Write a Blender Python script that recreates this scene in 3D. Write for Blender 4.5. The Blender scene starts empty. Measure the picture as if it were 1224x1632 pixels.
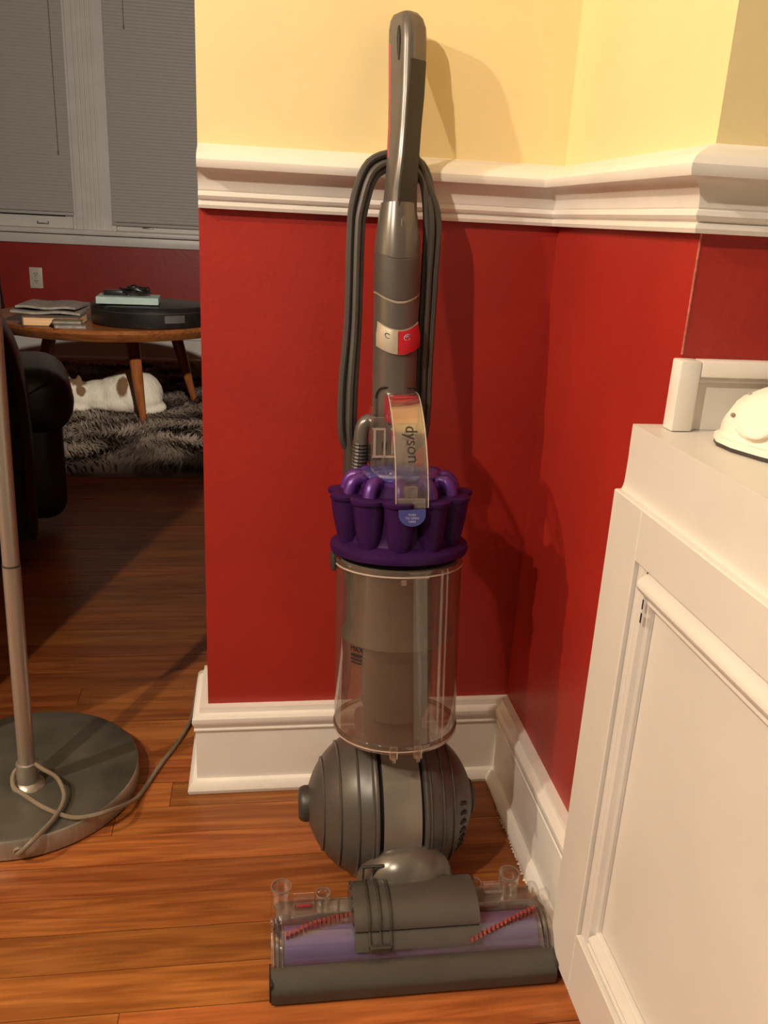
import bpy, bmesh, math, random
from mathutils import Vector, Matrix
random.seed(7)
S = bpy.context.scene
COL = S.collection
PI = math.pi

# ------------------------------------------------------------------ camera
def make_camera():
    f, p, y, r = 1364.58, 0.3292, 0.1554, 0.0524
    fw = Vector((math.sin(y)*math.cos(p), math.cos(y)*math.cos(p), -math.sin(p)))
    rt = Vector((math.cos(y), -math.sin(y), 0)); up = rt.cross(fw)
    c, s = math.cos(r), math.sin(r)
    rt2 = c*rt + s*up; up2 = -s*rt + c*up
    cam = bpy.data.cameras.new('camera'); o = bpy.data.objects.new('camera', cam); COL.objects.link(o)
    m = Matrix((rt2, up2, -fw)).transposed().to_4x4(); m.translation = Vector((-0.4005, -1.1717, 0.86))
    o.matrix_world = m
    cam.sensor_fit = 'VERTICAL'; cam.sensor_height = 32.0; cam.lens = f*32.0/1632.0
    cam.clip_start = 0.02; cam.clip_end = 60
    S.camera = o
make_camera()

# ------------------------------------------------------------------ world, exposure, lights
S.view_settings.view_transform = 'Standard'; S.view_settings.look = 'None'
S.view_settings.gamma = 1; S.view_settings.use_curve_mapping = False
S.view_settings.exposure = 0.0
W = bpy.data.worlds.new('world'); S.world = W; W.use_nodes = True
W.node_tree.nodes['Background'].inputs[0].default_value = (1.0, 0.80, 0.58, 1)
W.node_tree.nodes['Background'].inputs[1].default_value = 0.16
WARM = (1.0, 0.85, 0.66)
CEIL_BULBS = [(-1.32, -1.38, 1.80, 90), (-1.90, -.82, 1.80, 90)]
SIDE_LAMP = (-2.95, -0.62, 1.42); SIDE_POWER = 8
FAR_LAMP = (-0.39, 0.45, 1.28); FAR_POWER = 150
FAR_COL = (1.0, 0.90, 0.76)
def light(name, kind, loc, power, radius, parent=None):
    l = bpy.data.lights.new(name, kind); l.energy = power; l.color = WARM
    l.shadow_soft_size = radius
    o = bpy.data.objects.new(name, l); COL.objects.link(o); o.location = loc
    if parent: o.parent = parent
    return o

# ------------------------------------------------------------------ materials
MATS = {}
def nodes_of(name):
    m = bpy.data.materials.new(name); m.use_nodes = True
    nt = m.node_tree; b = nt.nodes['Principled BSDF']
    return m, nt, b
def mat(name, col, rough=0.5, metal=0.0, var=0.0, scale=30.0, bump=0.0, bscale=120.0, spec=0.5, coat=0.0, stretch=(1, 1, 1), col2=None):
    """procedural paint / plastic: noise-varied colour and a fine relief"""
    if name in MATS: return MATS[name]
    m, nt, b = nodes_of(name)
    N, L = nt.nodes.new, nt.links.new
    b.inputs['Roughness'].default_value = rough; b.inputs['Metallic'].default_value = metal
    b.inputs['Specular IOR Level'].default_value = spec; b.inputs['Coat Weight'].default_value = coat
    geo = N('ShaderNodeNewGeometry'); mp = N('ShaderNodeMapping'); mp.inputs['Scale'].default_value = stretch
    L(geo.outputs['Position'], mp.inputs['Vector'])
    no = N('ShaderNodeTexNoise'); no.inputs['Scale'].default_value = scale; no.inputs['Detail'].default_value = 4
    L(mp.outputs['Vector'], no.inputs['Vector'])
    mx = N('ShaderNodeMix'); mx.data_type = 'RGBA'
    c2 = col2 if col2 else tuple(max(0, c*(1-var)) for c in col)
    c1 = col if col2 else tuple(min(1, c*(1+var)) for c in col)
    mx.inputs[6].default_value = (*c1, 1); mx.inputs[7].default_value = (*c2, 1)
    rp = N('ShaderNodeMapRange'); rp.inputs[1].default_value = .35; rp.inputs[2].default_value = .65
    L(no.outputs['Fac'], rp.inputs[0]); L(rp.outputs[0], mx.inputs[0]); L(mx.outputs[2], b.inputs['Base Color'])
    if bump > 0:
        n2 = N('ShaderNodeTexNoise'); n2.inputs['Scale'].default_value = bscale; n2.inputs['Detail'].default_value = 3
        L(mp.outputs['Vector'], n2.inputs['Vector'])
        bp = N('ShaderNodeBump'); bp.inputs['Strength'].default_value = bump; bp.inputs['Distance'].default_value = .002
        L(n2.outputs['Fac'], bp.inputs['Height']); L(bp.outputs['Normal'], b.inputs['Normal'])
    MATS[name] = m
    return m
def clear(name, tint=(1, 1, 1), gloss=0.12, haze=0.0, hazecol=(.5, .45, .4), edge=0.5):
    """thin clear plastic: transparent, mirror sheen by fresnel, a little dusty haze"""
    if name in MATS: return MATS[name]
    m, nt, b = nodes_of(name); nt.nodes.remove(b)
    N, L = nt.nodes.new, nt.links.new
    out = nt.nodes['Material Output']
    tr = N('ShaderNodeBsdfTransparent'); tr.inputs[0].default_value = (*tint, 1)
    gl = N('ShaderNodeBsdfGlossy'); gl.inputs['Roughness'].default_value = .06; gl.inputs[0].default_value = (1, 1, 1, 1)
    df = N('ShaderNodeBsdfDiffuse'); 
    no = N('ShaderNodeTexNoise'); no.inputs['Scale'].default_value = 25; no.inputs['Detail'].default_value = 5
    geo = N('ShaderNodeNewGeometry'); L(geo.outputs['Position'], no.inputs['Vector'])
    mxc = N('ShaderNodeMix'); mxc.data_type = 'RGBA'
    mxc.inputs[6].default_value = (*hazecol, 1); mxc.inputs[7].default_value = (*[c*.75 for c in hazecol], 1)
    L(no.outputs['Fac'], mxc.inputs[0]); L(mxc.outputs[2], df.inputs[0])
    lw = N('ShaderNodeLayerWeight'); lw.inputs[0].default_value = .25
    mr = N('ShaderNodeMapRange'); mr.inputs[3].default_value = gloss*.3; mr.inputs[4].default_value = min(1, gloss+edge)
    L(lw.outputs['Facing'], mr.inputs[0])
    m1 = N('ShaderNodeMixShader'); m1.inputs[0].default_value = haze
    L(tr.outputs[0], m1.inputs[1]); L(df.outputs[0], m1.inputs[2])
    m2 = N('ShaderNodeMixShader'); L(mr.outputs[0], m2.inputs[0]); L(m1.outputs[0], m2.inputs[1]); L(gl.outputs[0], m2.inputs[2])
    L(m2.outputs[0], out.inputs[0])
    MATS[name] = m
    return m
def wood(name, dark, light_, gscale=1.0, rough=.33, axis='x', objrand=True):
    if name in MATS: return MATS[name]
    m, nt, b = nodes_of(name)
    N, L = nt.nodes.new, nt.links.new
    geo = N('ShaderNodeNewGeometry'); oi = N('ShaderNodeObjectInfo')
    add = N('ShaderNodeVectorMath'); add.operation = 'ADD'
    mul = N('ShaderNodeVectorMath'); mul.operation = 'SCALE'; mul.inputs[0].default_value = (7.3, 3.1, 5.7)
    L(oi.outputs['Random'], mul.inputs['Scale']); L(geo.outputs['Position'], add.inputs[0]); L(mul.outputs[0], add.inputs[1])
    mp = N('ShaderNodeMapping'); mp.inputs['Scale'].default_value = (2.2*gscale, 26*gscale, 26*gscale) if axis == 'x' else (26*gscale, 26*gscale, 3*gscale)
    L(add.outputs[0], mp.inputs[0])
    n1 = N('ShaderNodeTexNoise'); n1.inputs['Scale'].default_value = 1.4; n1.inputs['Detail'].default_value = 5; n1.inputs['Distortion'].default_value = 1.6
    L(mp.outputs[0], n1.inputs['Vector'])
    mp2 = N('ShaderNodeMapping'); mp2.inputs['Scale'].default_value = (14*gscale, 260*gscale, 260*gscale) if axis == 'x' else (260, 260, 12)
    L(add.outputs[0], mp2.inputs[0])
    n2 = N('ShaderNodeTexNoise'); n2.inputs['Scale'].default_value = 1.0; n2.inputs['Detail'].default_value = 2
    L(mp2.outputs[0], n2.inputs['Vector'])
    ramp = N('ShaderNodeValToRGB'); ramp.color_ramp.elements[0].position = .38; ramp.color_ramp.elements[1].position = .62
    ramp.color_ramp.elements[0].color = (*dark, 1); ramp.color_ramp.elements[1].color = (*light_, 1)
    L(n1.outputs['Fac'], ramp.inputs[0])
    mx = N('ShaderNodeMix'); mx.data_type = 'RGBA'; mx.blend_type = 'MULTIPLY'
    L(ramp.outputs[0], mx.inputs[6])
    fr = N('ShaderNodeMapRange'); fr.inputs[1].default_value = .3; fr.inputs[2].default_value = .7; fr.inputs[3].default_value = .82; fr.inputs[4].default_value = 1.08
    L(n2.outputs['Fac'], fr.inputs[0])
    cb = N('ShaderNodeCombineColor'); [L(fr.outputs[0], cb.inputs[i]) for i in range(3)]
    L(cb.outputs[0], mx.inputs[7]); mx.inputs[0].default_value = 1
    hs = N('ShaderNodeHueSaturation')
    if objrand:
        vr = N('ShaderNodeMapRange'); vr.inputs[3].default_value = .76; vr.inputs[4].default_value = 1.16
        L(oi.outputs['Random'], vr.inputs[0]); L(vr.outputs[0], hs.inputs['Value'])
        wn = N('ShaderNodeTexWhiteNoise'); wn.noise_dimensions = '1D'; L(oi.outputs['Random'], wn.inputs['W'])
        hr = N('ShaderNodeMapRange'); hr.inputs[3].default_value = .494; hr.inputs[4].default_value = .508
        L(wn.outputs['Value'], hr.inputs[0]); L(hr.outputs[0], hs.inputs['Hue'])
    L(mx.outputs[2], hs.inputs['Color']); L(hs.outputs[0], b.inputs['Base Color'])
    b.inputs['Roughness'].default_value = rough; b.inputs['Specular IOR Level'].default_value = .4
    bp = N('ShaderNodeBump'); bp.inputs['Strength'].default_value = .12; bp.inputs['Distance'].default_value = .001
    L(n2.outputs['Fac'], bp.inputs['Height']); L(bp.outputs[0], b.inputs['Normal'])
    MATS[name] = m
    return m
def emit(name, col, strength):
    m, nt, b = nodes_of(name)
    b.inputs['Base Color'].default_value = (*col, 1); b.inputs['Emission Color'].default_value = (*col, 1)
    b.inputs['Emission Strength'].default_value = strength
    return m

RED = mat('red_wall_paint', (.345, .020, .013), .42, var=.07, scale=6, bump=.25, bscale=90)
CREAM = mat('cream_wall_paint', (.82, .665, .355), .5, var=.03, scale=5, bump=.18, bscale=60)
WHITE = mat('white_trim_paint', (.78, .735, .685), .38, var=.035, scale=12, bump=.12, bscale=50)
WHITE2 = mat('white_cabinet_paint', (.665, .63, .595), .4, var=.025, scale=9, bump=.08, bscale=40)
CEILM = mat('ceiling_paint', (.75, .68, .55), .7, var=.03)
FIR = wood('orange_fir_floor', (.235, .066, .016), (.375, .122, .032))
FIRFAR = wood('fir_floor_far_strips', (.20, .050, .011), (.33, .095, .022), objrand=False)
GAPM = mat('dark_floor_gap', (.03, .012, .006), .8, var=.2)
CHALK = mat('old_caulk', (.62, .55, .46), .8, var=.1, bump=.4, bscale=200)
GREY = mat('grey_plastic', (.066, .057, .050), .36, var=.05, scale=20)
GREYL = mat('satin_grey_plastic', (.118, .103, .090), .26, var=.06, scale=16, metal=.35)
GREYD = mat('dark_grey_plastic', (.040, .034, .029), .42, var=.08, scale=20)
RUB = mat('dark_rubber', (.016, .013, .010), .55, var=.1, bump=.1)
BLK = mat('black_gap', (.006, .005, .004), .6, var=.1)
PURP = mat('deep_purple_plastic', (.028, .007, .052), .38, var=.12, scale=25, spec=.1)
PURPL = mat('violet_metal_tube', (.085, .024, .19), .34, var=.1, scale=30, metal=.3)
LENS = clear('blue_violet_lens', (.55, .52, .85), .15, .55, (.10, .10, .34))
REDP = mat('red_plastic', (.42, .012, .022), .32, var=.1, scale=40)
REDC = clear('red_clear_plastic', (.9, .25, .3), .12, .70, (.55, .03, .06))
BEIGE = mat('silver_button', (.40, .34, .27), .35, var=.06, metal=.3)
BLUEP = mat('blue_tab_plastic', (.045, .05, .22), .4, var=.1)
INK = mat('dark_print', (.012, .010, .012), .6, var=.1)
PALE = mat('pale_print', (.42, .40, .62), .6, var=.05)
CLR = clear('clear_plastic', (.97, .95, .94), .16, .035, (.6, .5, .45), edge=.7)
CLRB = clear('dusty_clear_bin', (.90, .87, .84), .12, .34, (.20, .155, .125), edge=.4)
CLRH = clear('clear_head_window', (.93, .90, .90), .10, .10, (.34, .29, .27), edge=.4)
SHROUD = mat('dusty_shroud', (.090, .078, .062), .7, var=.12, scale=50, bump=.4, bscale=600)
SHROUDD = mat('dusty_inner_cone', (.070, .058, .047), .7, var=.15, scale=30)
BRUSH = mat('violet_brush_roller', (.115, .085, .33), .5, var=.25, scale=60, stretch=(.2, 2, 2))
BRIST = mat('red_bristles', (.22, .036, .028), .7, var=.3, scale=300)
STEEL = mat('brushed_nickel', (.36, .32, .27), .34, metal=.6, var=.08, scale=200, stretch=(1, 1, .02))
BASETOP = mat('dusty_dark_lamp_base', (.060, .055, .044), .46, metal=.4, var=.45, scale=9, col2=(.13, .12, .095))
CORDM = mat('grey_cord', (.052, .045, .039), .5, var=.08)
CORDL = mat('clear_grey_lamp_cord', (.20, .155, .11), .35, var=.1)
LEATHER = mat('black_leather', (.012, .010, .009), .38, var=.2, scale=12, bump=.25, bscale=160)
TEAK = wood('teak_table', (.20, .062, .018), (.33, .11, .032), 1.4, .35, 'x', False)
TEAKL = wood('teak_leg', (.26, .075, .02), (.40, .125, .036), 1.2, .33, 'z', False)
BLKPL = mat('black_case_plastic', (.014, .011, .010), .38, var=.15)
PAPER = mat('newsprint', (.30, .25, .21), .8, var=.22, scale=45)
PAGES = mat('tan_book_pages', (.78, .46, .24), .8, var=.12, scale=4, stretch=(1, 1, 120))
BOOKC = mat('brown_book_cover', (.16, .11, .08), .6, var=.2)
TEAL = mat('pale_teal_box', (.36, .46, .42), .6, var=.06)
SLAT = mat('blind_slat_vinyl', (.52, .485, .45), .5, var=.02)
GLASS = clear('dark_window_glass', (.25, .25, .25), .1, .4, (.02, .02, .02))
OUTL = mat('outlet_plate', (.70, .60, .50), .4, var=.03)
WOOL = None

# ------------------------------------------------------------------ geometry helpers
def rotm(ax, a): return Matrix.Rotation(a, 4, ax)
def join(*parts):
    v, f = [], []
    for (pv, pf) in parts:
        o = len(v); v += [tuple(p) for p in pv]; f += [tuple(i+o for i in q) for q in pf]
    return v, f
def xf(g, M): return [tuple(M @ Vector(p)) for p in g[0]], g[1]
def bx(x0, x1, y0, y1, z0, z1, bev=0.0, seg=2):
    if bev <= 0:
        v = [(x, y, z) for z in (z0, z1) for y in (y0, y1) for x in (x0, x1)]
        return v, [(0, 2, 3, 1), (4, 5, 7, 6), (0, 1, 5, 4), (2, 6, 7, 3), (0, 4, 6, 2), (1, 3, 7, 5)]
    bm = bmesh.new(); bmesh.ops.create_cube(bm, size=1)
    for q in bm.verts:
        q.co = Vector(((x0+x1)/2+q.co.x*(x1-x0), (y0+y1)/2+q.co.y*(y1-y0), (z0+z1)/2+q.co.z*(z1-z0)))
    bmesh.ops.bevel(bm, geom=bm.edges[:], offset=bev, segments=seg, profile=.5, affect='EDGES')
    bm.verts.index_update(); g = ([tuple(q.co) for q in bm.verts], [tuple(q.index for q in fc.verts) for fc in bm.faces]); bm.free()
    return g
def loft(loops, cap=True, closed=False):
    n = len(loops[0]); v = [tuple(p) for lp in loops for p in lp]; f = []
    K = len(loops)
    for k in range(K if closed else K-1):
        a, b = k*n, ((k+1) % K)*n
        for i in range(n):
            j = (i+1) % n
            f.append((a+i, a+j, b+j, b+i))
    if cap and not closed:
        f.append(tuple(range(n-1, -1, -1))); f.append(tuple((K-1)*n+i for i in range(n)))
    return v, f
def lathe(prof, n=32, M=None, cap=True, a0=0, a1=2*PI):
    full = abs(a1-a0-2*PI) < 1e-6
    m = n if full else n+1
    v, f = [], []
    for (r, z) in prof:
        for i in range(m):
            a = a0+(a1-a0)*i/n
            v.append((r*math.cos(a), r*math.sin(a), z))
    for k in range(len(prof)-1):
        for i in range(n if full else n):
            j = (i+1) % m if full else i+1
            f.append((k*m+i, k*m+j, (k+1)*m+j, (k+1)*m+i))
    if cap and full:
        if prof[0][0] > 1e-6: f.append(tuple(range(m-1, -1, -1)))
        if prof[-1][0] > 1e-6: f.append(tuple((len(prof)-1)*m+i for i in range(m)))
    g = (v, f)
    return xf(g, M) if M else g
def crom(pts, sub=6, closed=False):
    P = [Vector(p) for p in pts]; n = len(P); out = []
    rng = range(n) if closed else range(n-1)
    for i in rng:
        if closed: p0, p1, p2, p3 = P[(i-1) % n], P[i], P[(i+1) % n], P[(i+2) % n]
        else: p0, p1, p2, p3 = P[max(i-1, 0)], P[i], P[i+1], P[min(i+2, n-1)]
        for s in range(sub):
            t = s/sub
            out.append(.5*((2*p1)+(-p0+p2)*t+(2*p0-5*p1+4*p2-p3)*t*t+(-p0+3*p1-3*p2+p3)*t**3))
    if not closed: out.append(P[-1].copy())
    return out
def tube(path, r, n=10, closed=False, flat=1.0):
    P = [Vector(p) for p in path]; K = len(P)
    rr = r if isinstance(r, (list, tuple)) else [r]*K
    loops = []; nrm = None
    for k in range(K):
        a = P[(k-1) % K] if (closed or k > 0) else P[k]; b = P[(k+1) % K] if (closed or k < K-1) else P[k]
        t = (b-a).normalized()
        if nrm is None:
            nrm = t.orthogonal().normalized()
        nrm = (nrm - t*nrm.dot(t))
        nrm = nrm.normalized() if nrm.length > 1e-6 else t.orthogonal().normalized()
        bn = t.cross(nrm)
        loops.append([P[k]+rr[k]*(math.cos(2*PI*i/n)*nrm+flat*math.sin(2*PI*i/n)*bn) for i in range(n)])
    return loft(loops, cap=not closed, closed=closed)
def ball(c, r, n=16, m=10):
    rx, ry, rz = r if isinstance(r, tuple) else (r, r, r)
    prof = [(math.sin(PI*k/m), -math.cos(PI*k/m)) for k in range(m+1)]
    prof[0] = (1e-5, -1); prof[-1] = (1e-5, 1)
    v, f = lathe(prof, n)
    return [(c[0]+p[0]*rx, c[1]+p[1]*ry, c[2]+p[2]*rz) for p in v], f
def prism(prof, a0, a1, axis='x'):
    """closed 2-D profile extruded along an axis; profile holds the other two coordinates"""
    def P(a, q): return (a, q[0], q[1]) if axis == 'x' else ((q[0], a, q[1]) if axis == 'y' else (q[0], q[1], a))
    return loft([[P(a0, q) for q in prof], [P(a1, q) for q in prof]])
def sweep(path, prof, pre=None, post=None):
    """mitred moulding: profile (out, z) along an XY path, outward = right of travel"""
    P = [Vector((*p, 0)) for p in path]; K = len(P); loops = []
    for k in range(K):
        a = P[k-1] if k > 0 else (Vector((*pre, 0)) if pre else None)
        b = P[k+1] if k < K-1 else (Vector((*post, 0)) if post else None)
        ns = []
        if a is not None: d = (P[k]-a).normalized(); ns.append(Vector((d.y, -d.x, 0)))
        if b is not None: d = (b-P[k]).normalized(); ns.append(Vector((d.y, -d.x, 0)))
        if len(ns) == 2: m = ns[0]+ns[1]; m = m*(2/m.length_squared)*1.0 if m.length > 1e-6 else ns[0]
        else: m = ns[0]
        loops.append([(P[k].x+m.x*d_, P[k].y+m.y*d_, z_) for (d_, z_) in prof])
    return loft(loops)
def obj(name, g, m, parent=None, smooth=True, ang=35, M=None, mats=None, fm=None):
    if M is not None: g = xf(g, M)
    me = bpy.data.meshes.new(name); me.from_pydata([tuple(p) for p in g[0]], [], g[1]); me.update()
    bm = bmesh.new(); bm.from_mesh(me); bmesh.ops.recalc_face_normals(bm, faces=bm.faces[:]); bm.to_mesh(me); bm.free()
    for mm in (mats or [m]): me.materials.append(mm)
    if fm:
        for p in me.polygons: p.material_index = fm(p)
    if smooth:
        me.shade_smooth(); me.set_sharp_from_angle(angle=math.radians(ang))
    o = bpy.data.objects.new(name, me); COL.objects.link(o)
    if parent: o.parent = parent
    return o
def thing(name, label, cat, loc=(0, 0, 0), group=None):
    o = bpy.data.objects.new(name, None); COL.objects.link(o); o.location = loc; o.empty_display_size = .05
    return tag(o, label, cat, group)
def tag(o, label, cat, group=None):
    o['label'] = label; o['category'] = cat
    if group: o['group'] = group
    return o
def struct(o, label=None):
    o['kind'] = 'structure'
    if label: o['label'] = label
    return o
def text_geo(body, size, extrude=.0004):
    c = bpy.data.curves.new('lettering', 'FONT'); c.body = body; c.size = size; c.extrude = extrude
    c.align_x = 'CENTER'; c.align_y = 'CENTER'; c.resolution_u = 3
    o = bpy.data.objects.new('lettering', c); COL.objects.link(o)
    dg = bpy.context.evaluated_depsgraph_get(); me = bpy.data.meshes.new_from_object(o.evaluated_get(dg))
    g = ([tuple(v.co) for v in me.vertices], [tuple(p.vertices) for p in me.polygons])
    bpy.data.objects.remove(o); bpy.data.curves.remove(c); bpy.data.meshes.remove(me)
    return g

# ------------------------------------------------------------------ the setting
XL = -0.4747; D = 0.398; ZT = 2.6; RAILZ = 0.90; YF = 4.05
def red_cream(p): return 0 if p.center.z < RAILZ else 1
def two_tone_box(x0, x1, y0, y1, z1=ZT):
    return join(bx(x0, x1, y0, y1, 0, RAILZ), bx(x0, x1, y0, y1, RAILZ, z1))
struct(obj('wall_back', two_tone_box(XL, 0, 0, .12), None, smooth=False, mats=[RED, CREAM], fm=red_cream), 'short wall red below the white chair rail and cream above')
struct(obj('wall_right', two_tone_box(0, 1.1, -D, .12), None, smooth=False, mats=[RED, CREAM], fm=red_cream), 'red and cream wall jutting forward beside the corner')
struct(obj('ceiling', bx(-3.4, 1.1, -2.2, YF+.1, ZT, ZT+.05), CEILM, smooth=False))
struct(obj('wall_header', bx(-.96, XL, 0, .12, 2.15, ZT), CREAM, smooth=False), 'cream wall above the wide opening')
struct(obj('wall_left', two_tone_box(-3.45, -3.4, -2.2, YF), None, smooth=False, mats=[RED, CREAM], fm=red_cream))
struct(obj('wall_shading_stub', two_tone_box(-3.4, -.96, 0, .12), None, smooth=False, mats=[RED, CREAM], fm=red_cream), 'added unseen wall stub shading the next room')  # unseen stub, placed so its jamb keeps light off the next room's floor
struct(obj('wall_far_side', bx(1.1, 1.15, .12, YF, 0, ZT), RED, smooth=False))

obj('paint_edge', bx(-.0007, .0007, -D-.0007, -D+.0007, .752, .862), mat('chipped_paint_edge', (.55, .16, .12), .7, var=.3, scale=120), bpy.data.objects['wall_right'], smooth=False)
# floor: boards run along X, each board its own piece near the camera
fl = struct(obj('floor', bx(-3.4, 1.1, -2.2, YF, -.03, -.004), GAPM, smooth=False), 'worn orange brown strip wood floor')
PW = .0595; Y0 = -.413
board_cache = {}
def board_mesh(length):
    L_ = round(length, 2)
    if L_ not in board_cache:
        g = bx(-L_/2+.0004, L_/2-.0004, -PW/2+.0005, PW/2-.0005, -.012, 0, 0)
        me = bpy.data.meshes.new('plank'); me.from_pydata(g[0], [], g[1]); me.materials.append(FIR); me.shade_smooth(); me.set_sharp_from_angle(angle=.5)
        board_cache[L_] = me
    return board_cache[L_]
rng = random.Random(11)
k0, k1 = -9, 41
for k in range(k0, k1):
    yc = Y0+PW*(k+.5); x = -2.35-rng.random()*.9
    if k == 2: x = -2.50      # so that a butt joint falls where the photograph shows one
    xr = .05 if yc < .0 else .9
    while x < xr:
        L_ = round(rng.choice([.62, .86, 1.02, 1.24, 1.5]), 2)
        if x+L_ > -1.6:
            o = bpy.data.objects.new('plank', board_mesh(L_)); COL.objects.link(o)
            o.location = (x+L_/2, yc, rng.uniform(-.0006, .0003)); o.parent = fl
        x += L_
far_parts = []
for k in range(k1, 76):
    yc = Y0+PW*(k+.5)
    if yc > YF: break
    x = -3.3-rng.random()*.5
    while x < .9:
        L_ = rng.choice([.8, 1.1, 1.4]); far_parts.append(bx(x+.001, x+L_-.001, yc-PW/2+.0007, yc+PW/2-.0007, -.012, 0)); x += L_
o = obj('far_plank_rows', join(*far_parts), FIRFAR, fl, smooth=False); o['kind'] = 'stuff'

# chair rail
rail_prof = [(0, .862), (.012, .862), (.0135, .866), (.0125, .870), (.010, .8715), (.014, .8735), (.016, .877), (.0145, .881), (.0125, .8825)]
for i in range(9):
    a = i/8*PI/2
    rail_prof.append((.0135+.018*(1-math.cos(a)), .884+.024*math.sin(a)))
rail_prof += [(.0360, .9085), (.0378, .913), (.0375, .918), (.034, .923), (.026, .928), (.016, .932), (.008, .936), (0, .938)]
struct(obj('trim_1', sweep([(XL+.0005, 0), (0, 0), (0, -D), (1.1, -D)], rail_prof), WHITE, ang=28), 'white moulded chair rail running round the corner')

# baseboards: board + cap moulding + shoe
board_p = [(0, 0), (.018, 0), (.018, .106), (.012, .1425), (0, .1425)]
cap_p = [(.0175, .1045), (.0200, .1055), (.0208, .1085), (.0192, .1112), (.0200, .1145), (.0222, .1185), (.0234, .1235), (.0228, .1285), (.0200, .132), (.0165, .1335), (.010, .1345), (.010, .1045)]
shoe_p = [(.017, 0), (.030, 0), (.0315, .006), (.0295, .013), (.0245, .0185), (.017, .0205)]
def baseboard(name, path, pre, post, label, ending=None):
    b_ = struct(obj(name, sweep(path, board_p, pre, post), WHITE, ang=28), label)
    obj('cap_molding', sweep(path, cap_p, pre, post), WHITE, b_, ang=28)
    obj('shoe_molding', sweep(path if ending is None else path[:-1]+[ending], shoe_p, pre, post), WHITE, b_, ang=28)
    return b_
baseboard('baseboard_back', [(XL, .12), (XL, 0), (0, 0)], None, (0, -1), 'tall cream white baseboard under the red back wall')
br = baseboard('baseboard_right', [(0, 0), (0, -.39)], (-1, 0), None, 'white baseboard running forward to the cabinet', (0, -1.45))
baseboard('baseboard_left', [(-3.4, 0), (-.96, 0), (-.96, .12)], None, None, 'white baseboard on the other side of the opening')
struct(obj('trim_4', sweep([(-3.4, 0), (-.96, 0)], rail_prof), WHITE, ang=28), 'white chair rail on the other side of the opening')
# ragged caulk line along the shoe
cv = []
for i in range(46):
    y = -.10-i*.0062-random.random()*.003
    w = random.uniform(.0006, .0042); l = random.uniform(.002, .006)
    cv.append(([( -.029, y-l, .0006), (-.031-w, y-l*.5, .0006), (-.030-w*.6, y+l*.5, .0006), (-.029, y+l, .0006), (-.029, y, .004)], [(0, 1, 4), (1, 2, 4), (2, 3, 4), (0, 3, 2, 1)]))
o = obj('caulk_crumbs', join(*cv), CHALK, br, smooth=False); o['kind'] = 'stuff'

# far room wall with two windows
zs, zw1 = .72, 2.25
wa, wb = -2.35, -1.395     # left window opening
wc, wd = -1.205, -.30      # right window opening
wf = struct(obj('wall_far', join(bx(-3.4, 1.1, YF, YF+.1, 0, .64), bx(-3.4, wa-.1, YF, YF+.1, .64, ZT), bx(wd+.1, 1.1, YF, YF+.1, .64, ZT), bx(wa-.1, wd+.1, YF, YF+.1, zw1+.1, ZT)), RED, smooth=False), 'dim red wall of the next room under the windows')
bb = struct(obj('baseboard_far', prism([(YF, 0), (YF-.018, 0), (YF-.018, .125), (YF-.026, .13), (YF-.026, .150), (YF-.012, .158), (YF, .16)], -3.4, 1.1), WHITE))
obj('shoe_molding', prism([(YF-.017, 0), (YF-.03, 0), (YF-.03, .012), (YF-.017, .02)], -3.4, 1.1), WHITE, bb)
sill = struct(obj('trim_2', join(bx(wa-.15, wd+.15, YF-.06, YF+.1, .695, .722, .006), bx(wa-.1, wd+.1, YF-.02, YF+.1, .64, .695, .003)), WHITE, ang=30), 'white window sill and apron across both windows')
mull = struct(obj('trim_3', join(bx(wb, wc, YF-.012, YF+.1, .722, zw1+.1)), WHITE, smooth=False), 'white mullion casing between the two blinds')
for i, fx in enumerate((.16, .28, .40, .52, .64)):
    xm = wb+(wc-wb)*fx+.012
    obj('flute', bx(xm-.008, xm+.008, YF-.017, YF-.011, .722, zw1+.1, .002, 1), WHITE, mull)
def window(name, x0, x1, zb):
    w = struct(obj(name, join(bx(x0, x0+.02, YF, YF+.1, .722, zw1), bx(x1-.02, x1, YF, YF+.1, .722, zw1), bx(x0, x1, YF, YF+.1, zw1, zw1+.1)), WHITE, smooth=False))
    obj('lower_sash', join(bx(x0+.02, x1-.02, YF+.02, YF+.055, .722, .785, .004), bx(x0+.02, x0+.065, YF+.02, YF+.055, .785, 1.45), bx(x1-.065, x1-.02, YF+.02, YF+.055, .785, 1.45), bx(x0+.02, x1-.02, YF+.02, YF+.055, 1.40, 1.45)), WHITE, w, smooth=False)
    obj('upper_sash', join(bx(x0+.02, x0+.065, YF+.057, YF+.09, 1.40, zw1), bx(x1-.065, x1-.02, YF+.057, YF+.09, 1.40, zw1), bx(x0+.02, x1-.02, YF+.057, YF+.09, zw1-.06, zw1), bx(x0+.02, x1-.02, YF+.057, YF+.09, 1.40, 1.44)), WHITE, w, smooth=False)
    obj('pane', bx(x0+.06, x1-.06, YF+.035, YF+.039, .78, 1.41), GLASS, w, smooth=False)
    obj('pane', bx(x0+.06, x1-.06, YF+.072, YF+.076, 1.43, zw1-.05), GLASS, w, smooth=False)
    lx = x1-.185 if x0 < -2 else x0+.19
    obj('sash_lift', join(bx(lx-.03, lx+.03, YF+.006, YF+.022, .742, .748, .002), bx(lx-.03, lx-.026, YF+.006, YF+.022, .742, .756), bx(lx+.026, lx+.03, YF+.006, YF+.022, .742, .756)), STEEL, w)
    return w
window('window_1', wa, wb, .79); window('window_2', wc, wd, .75)
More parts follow.
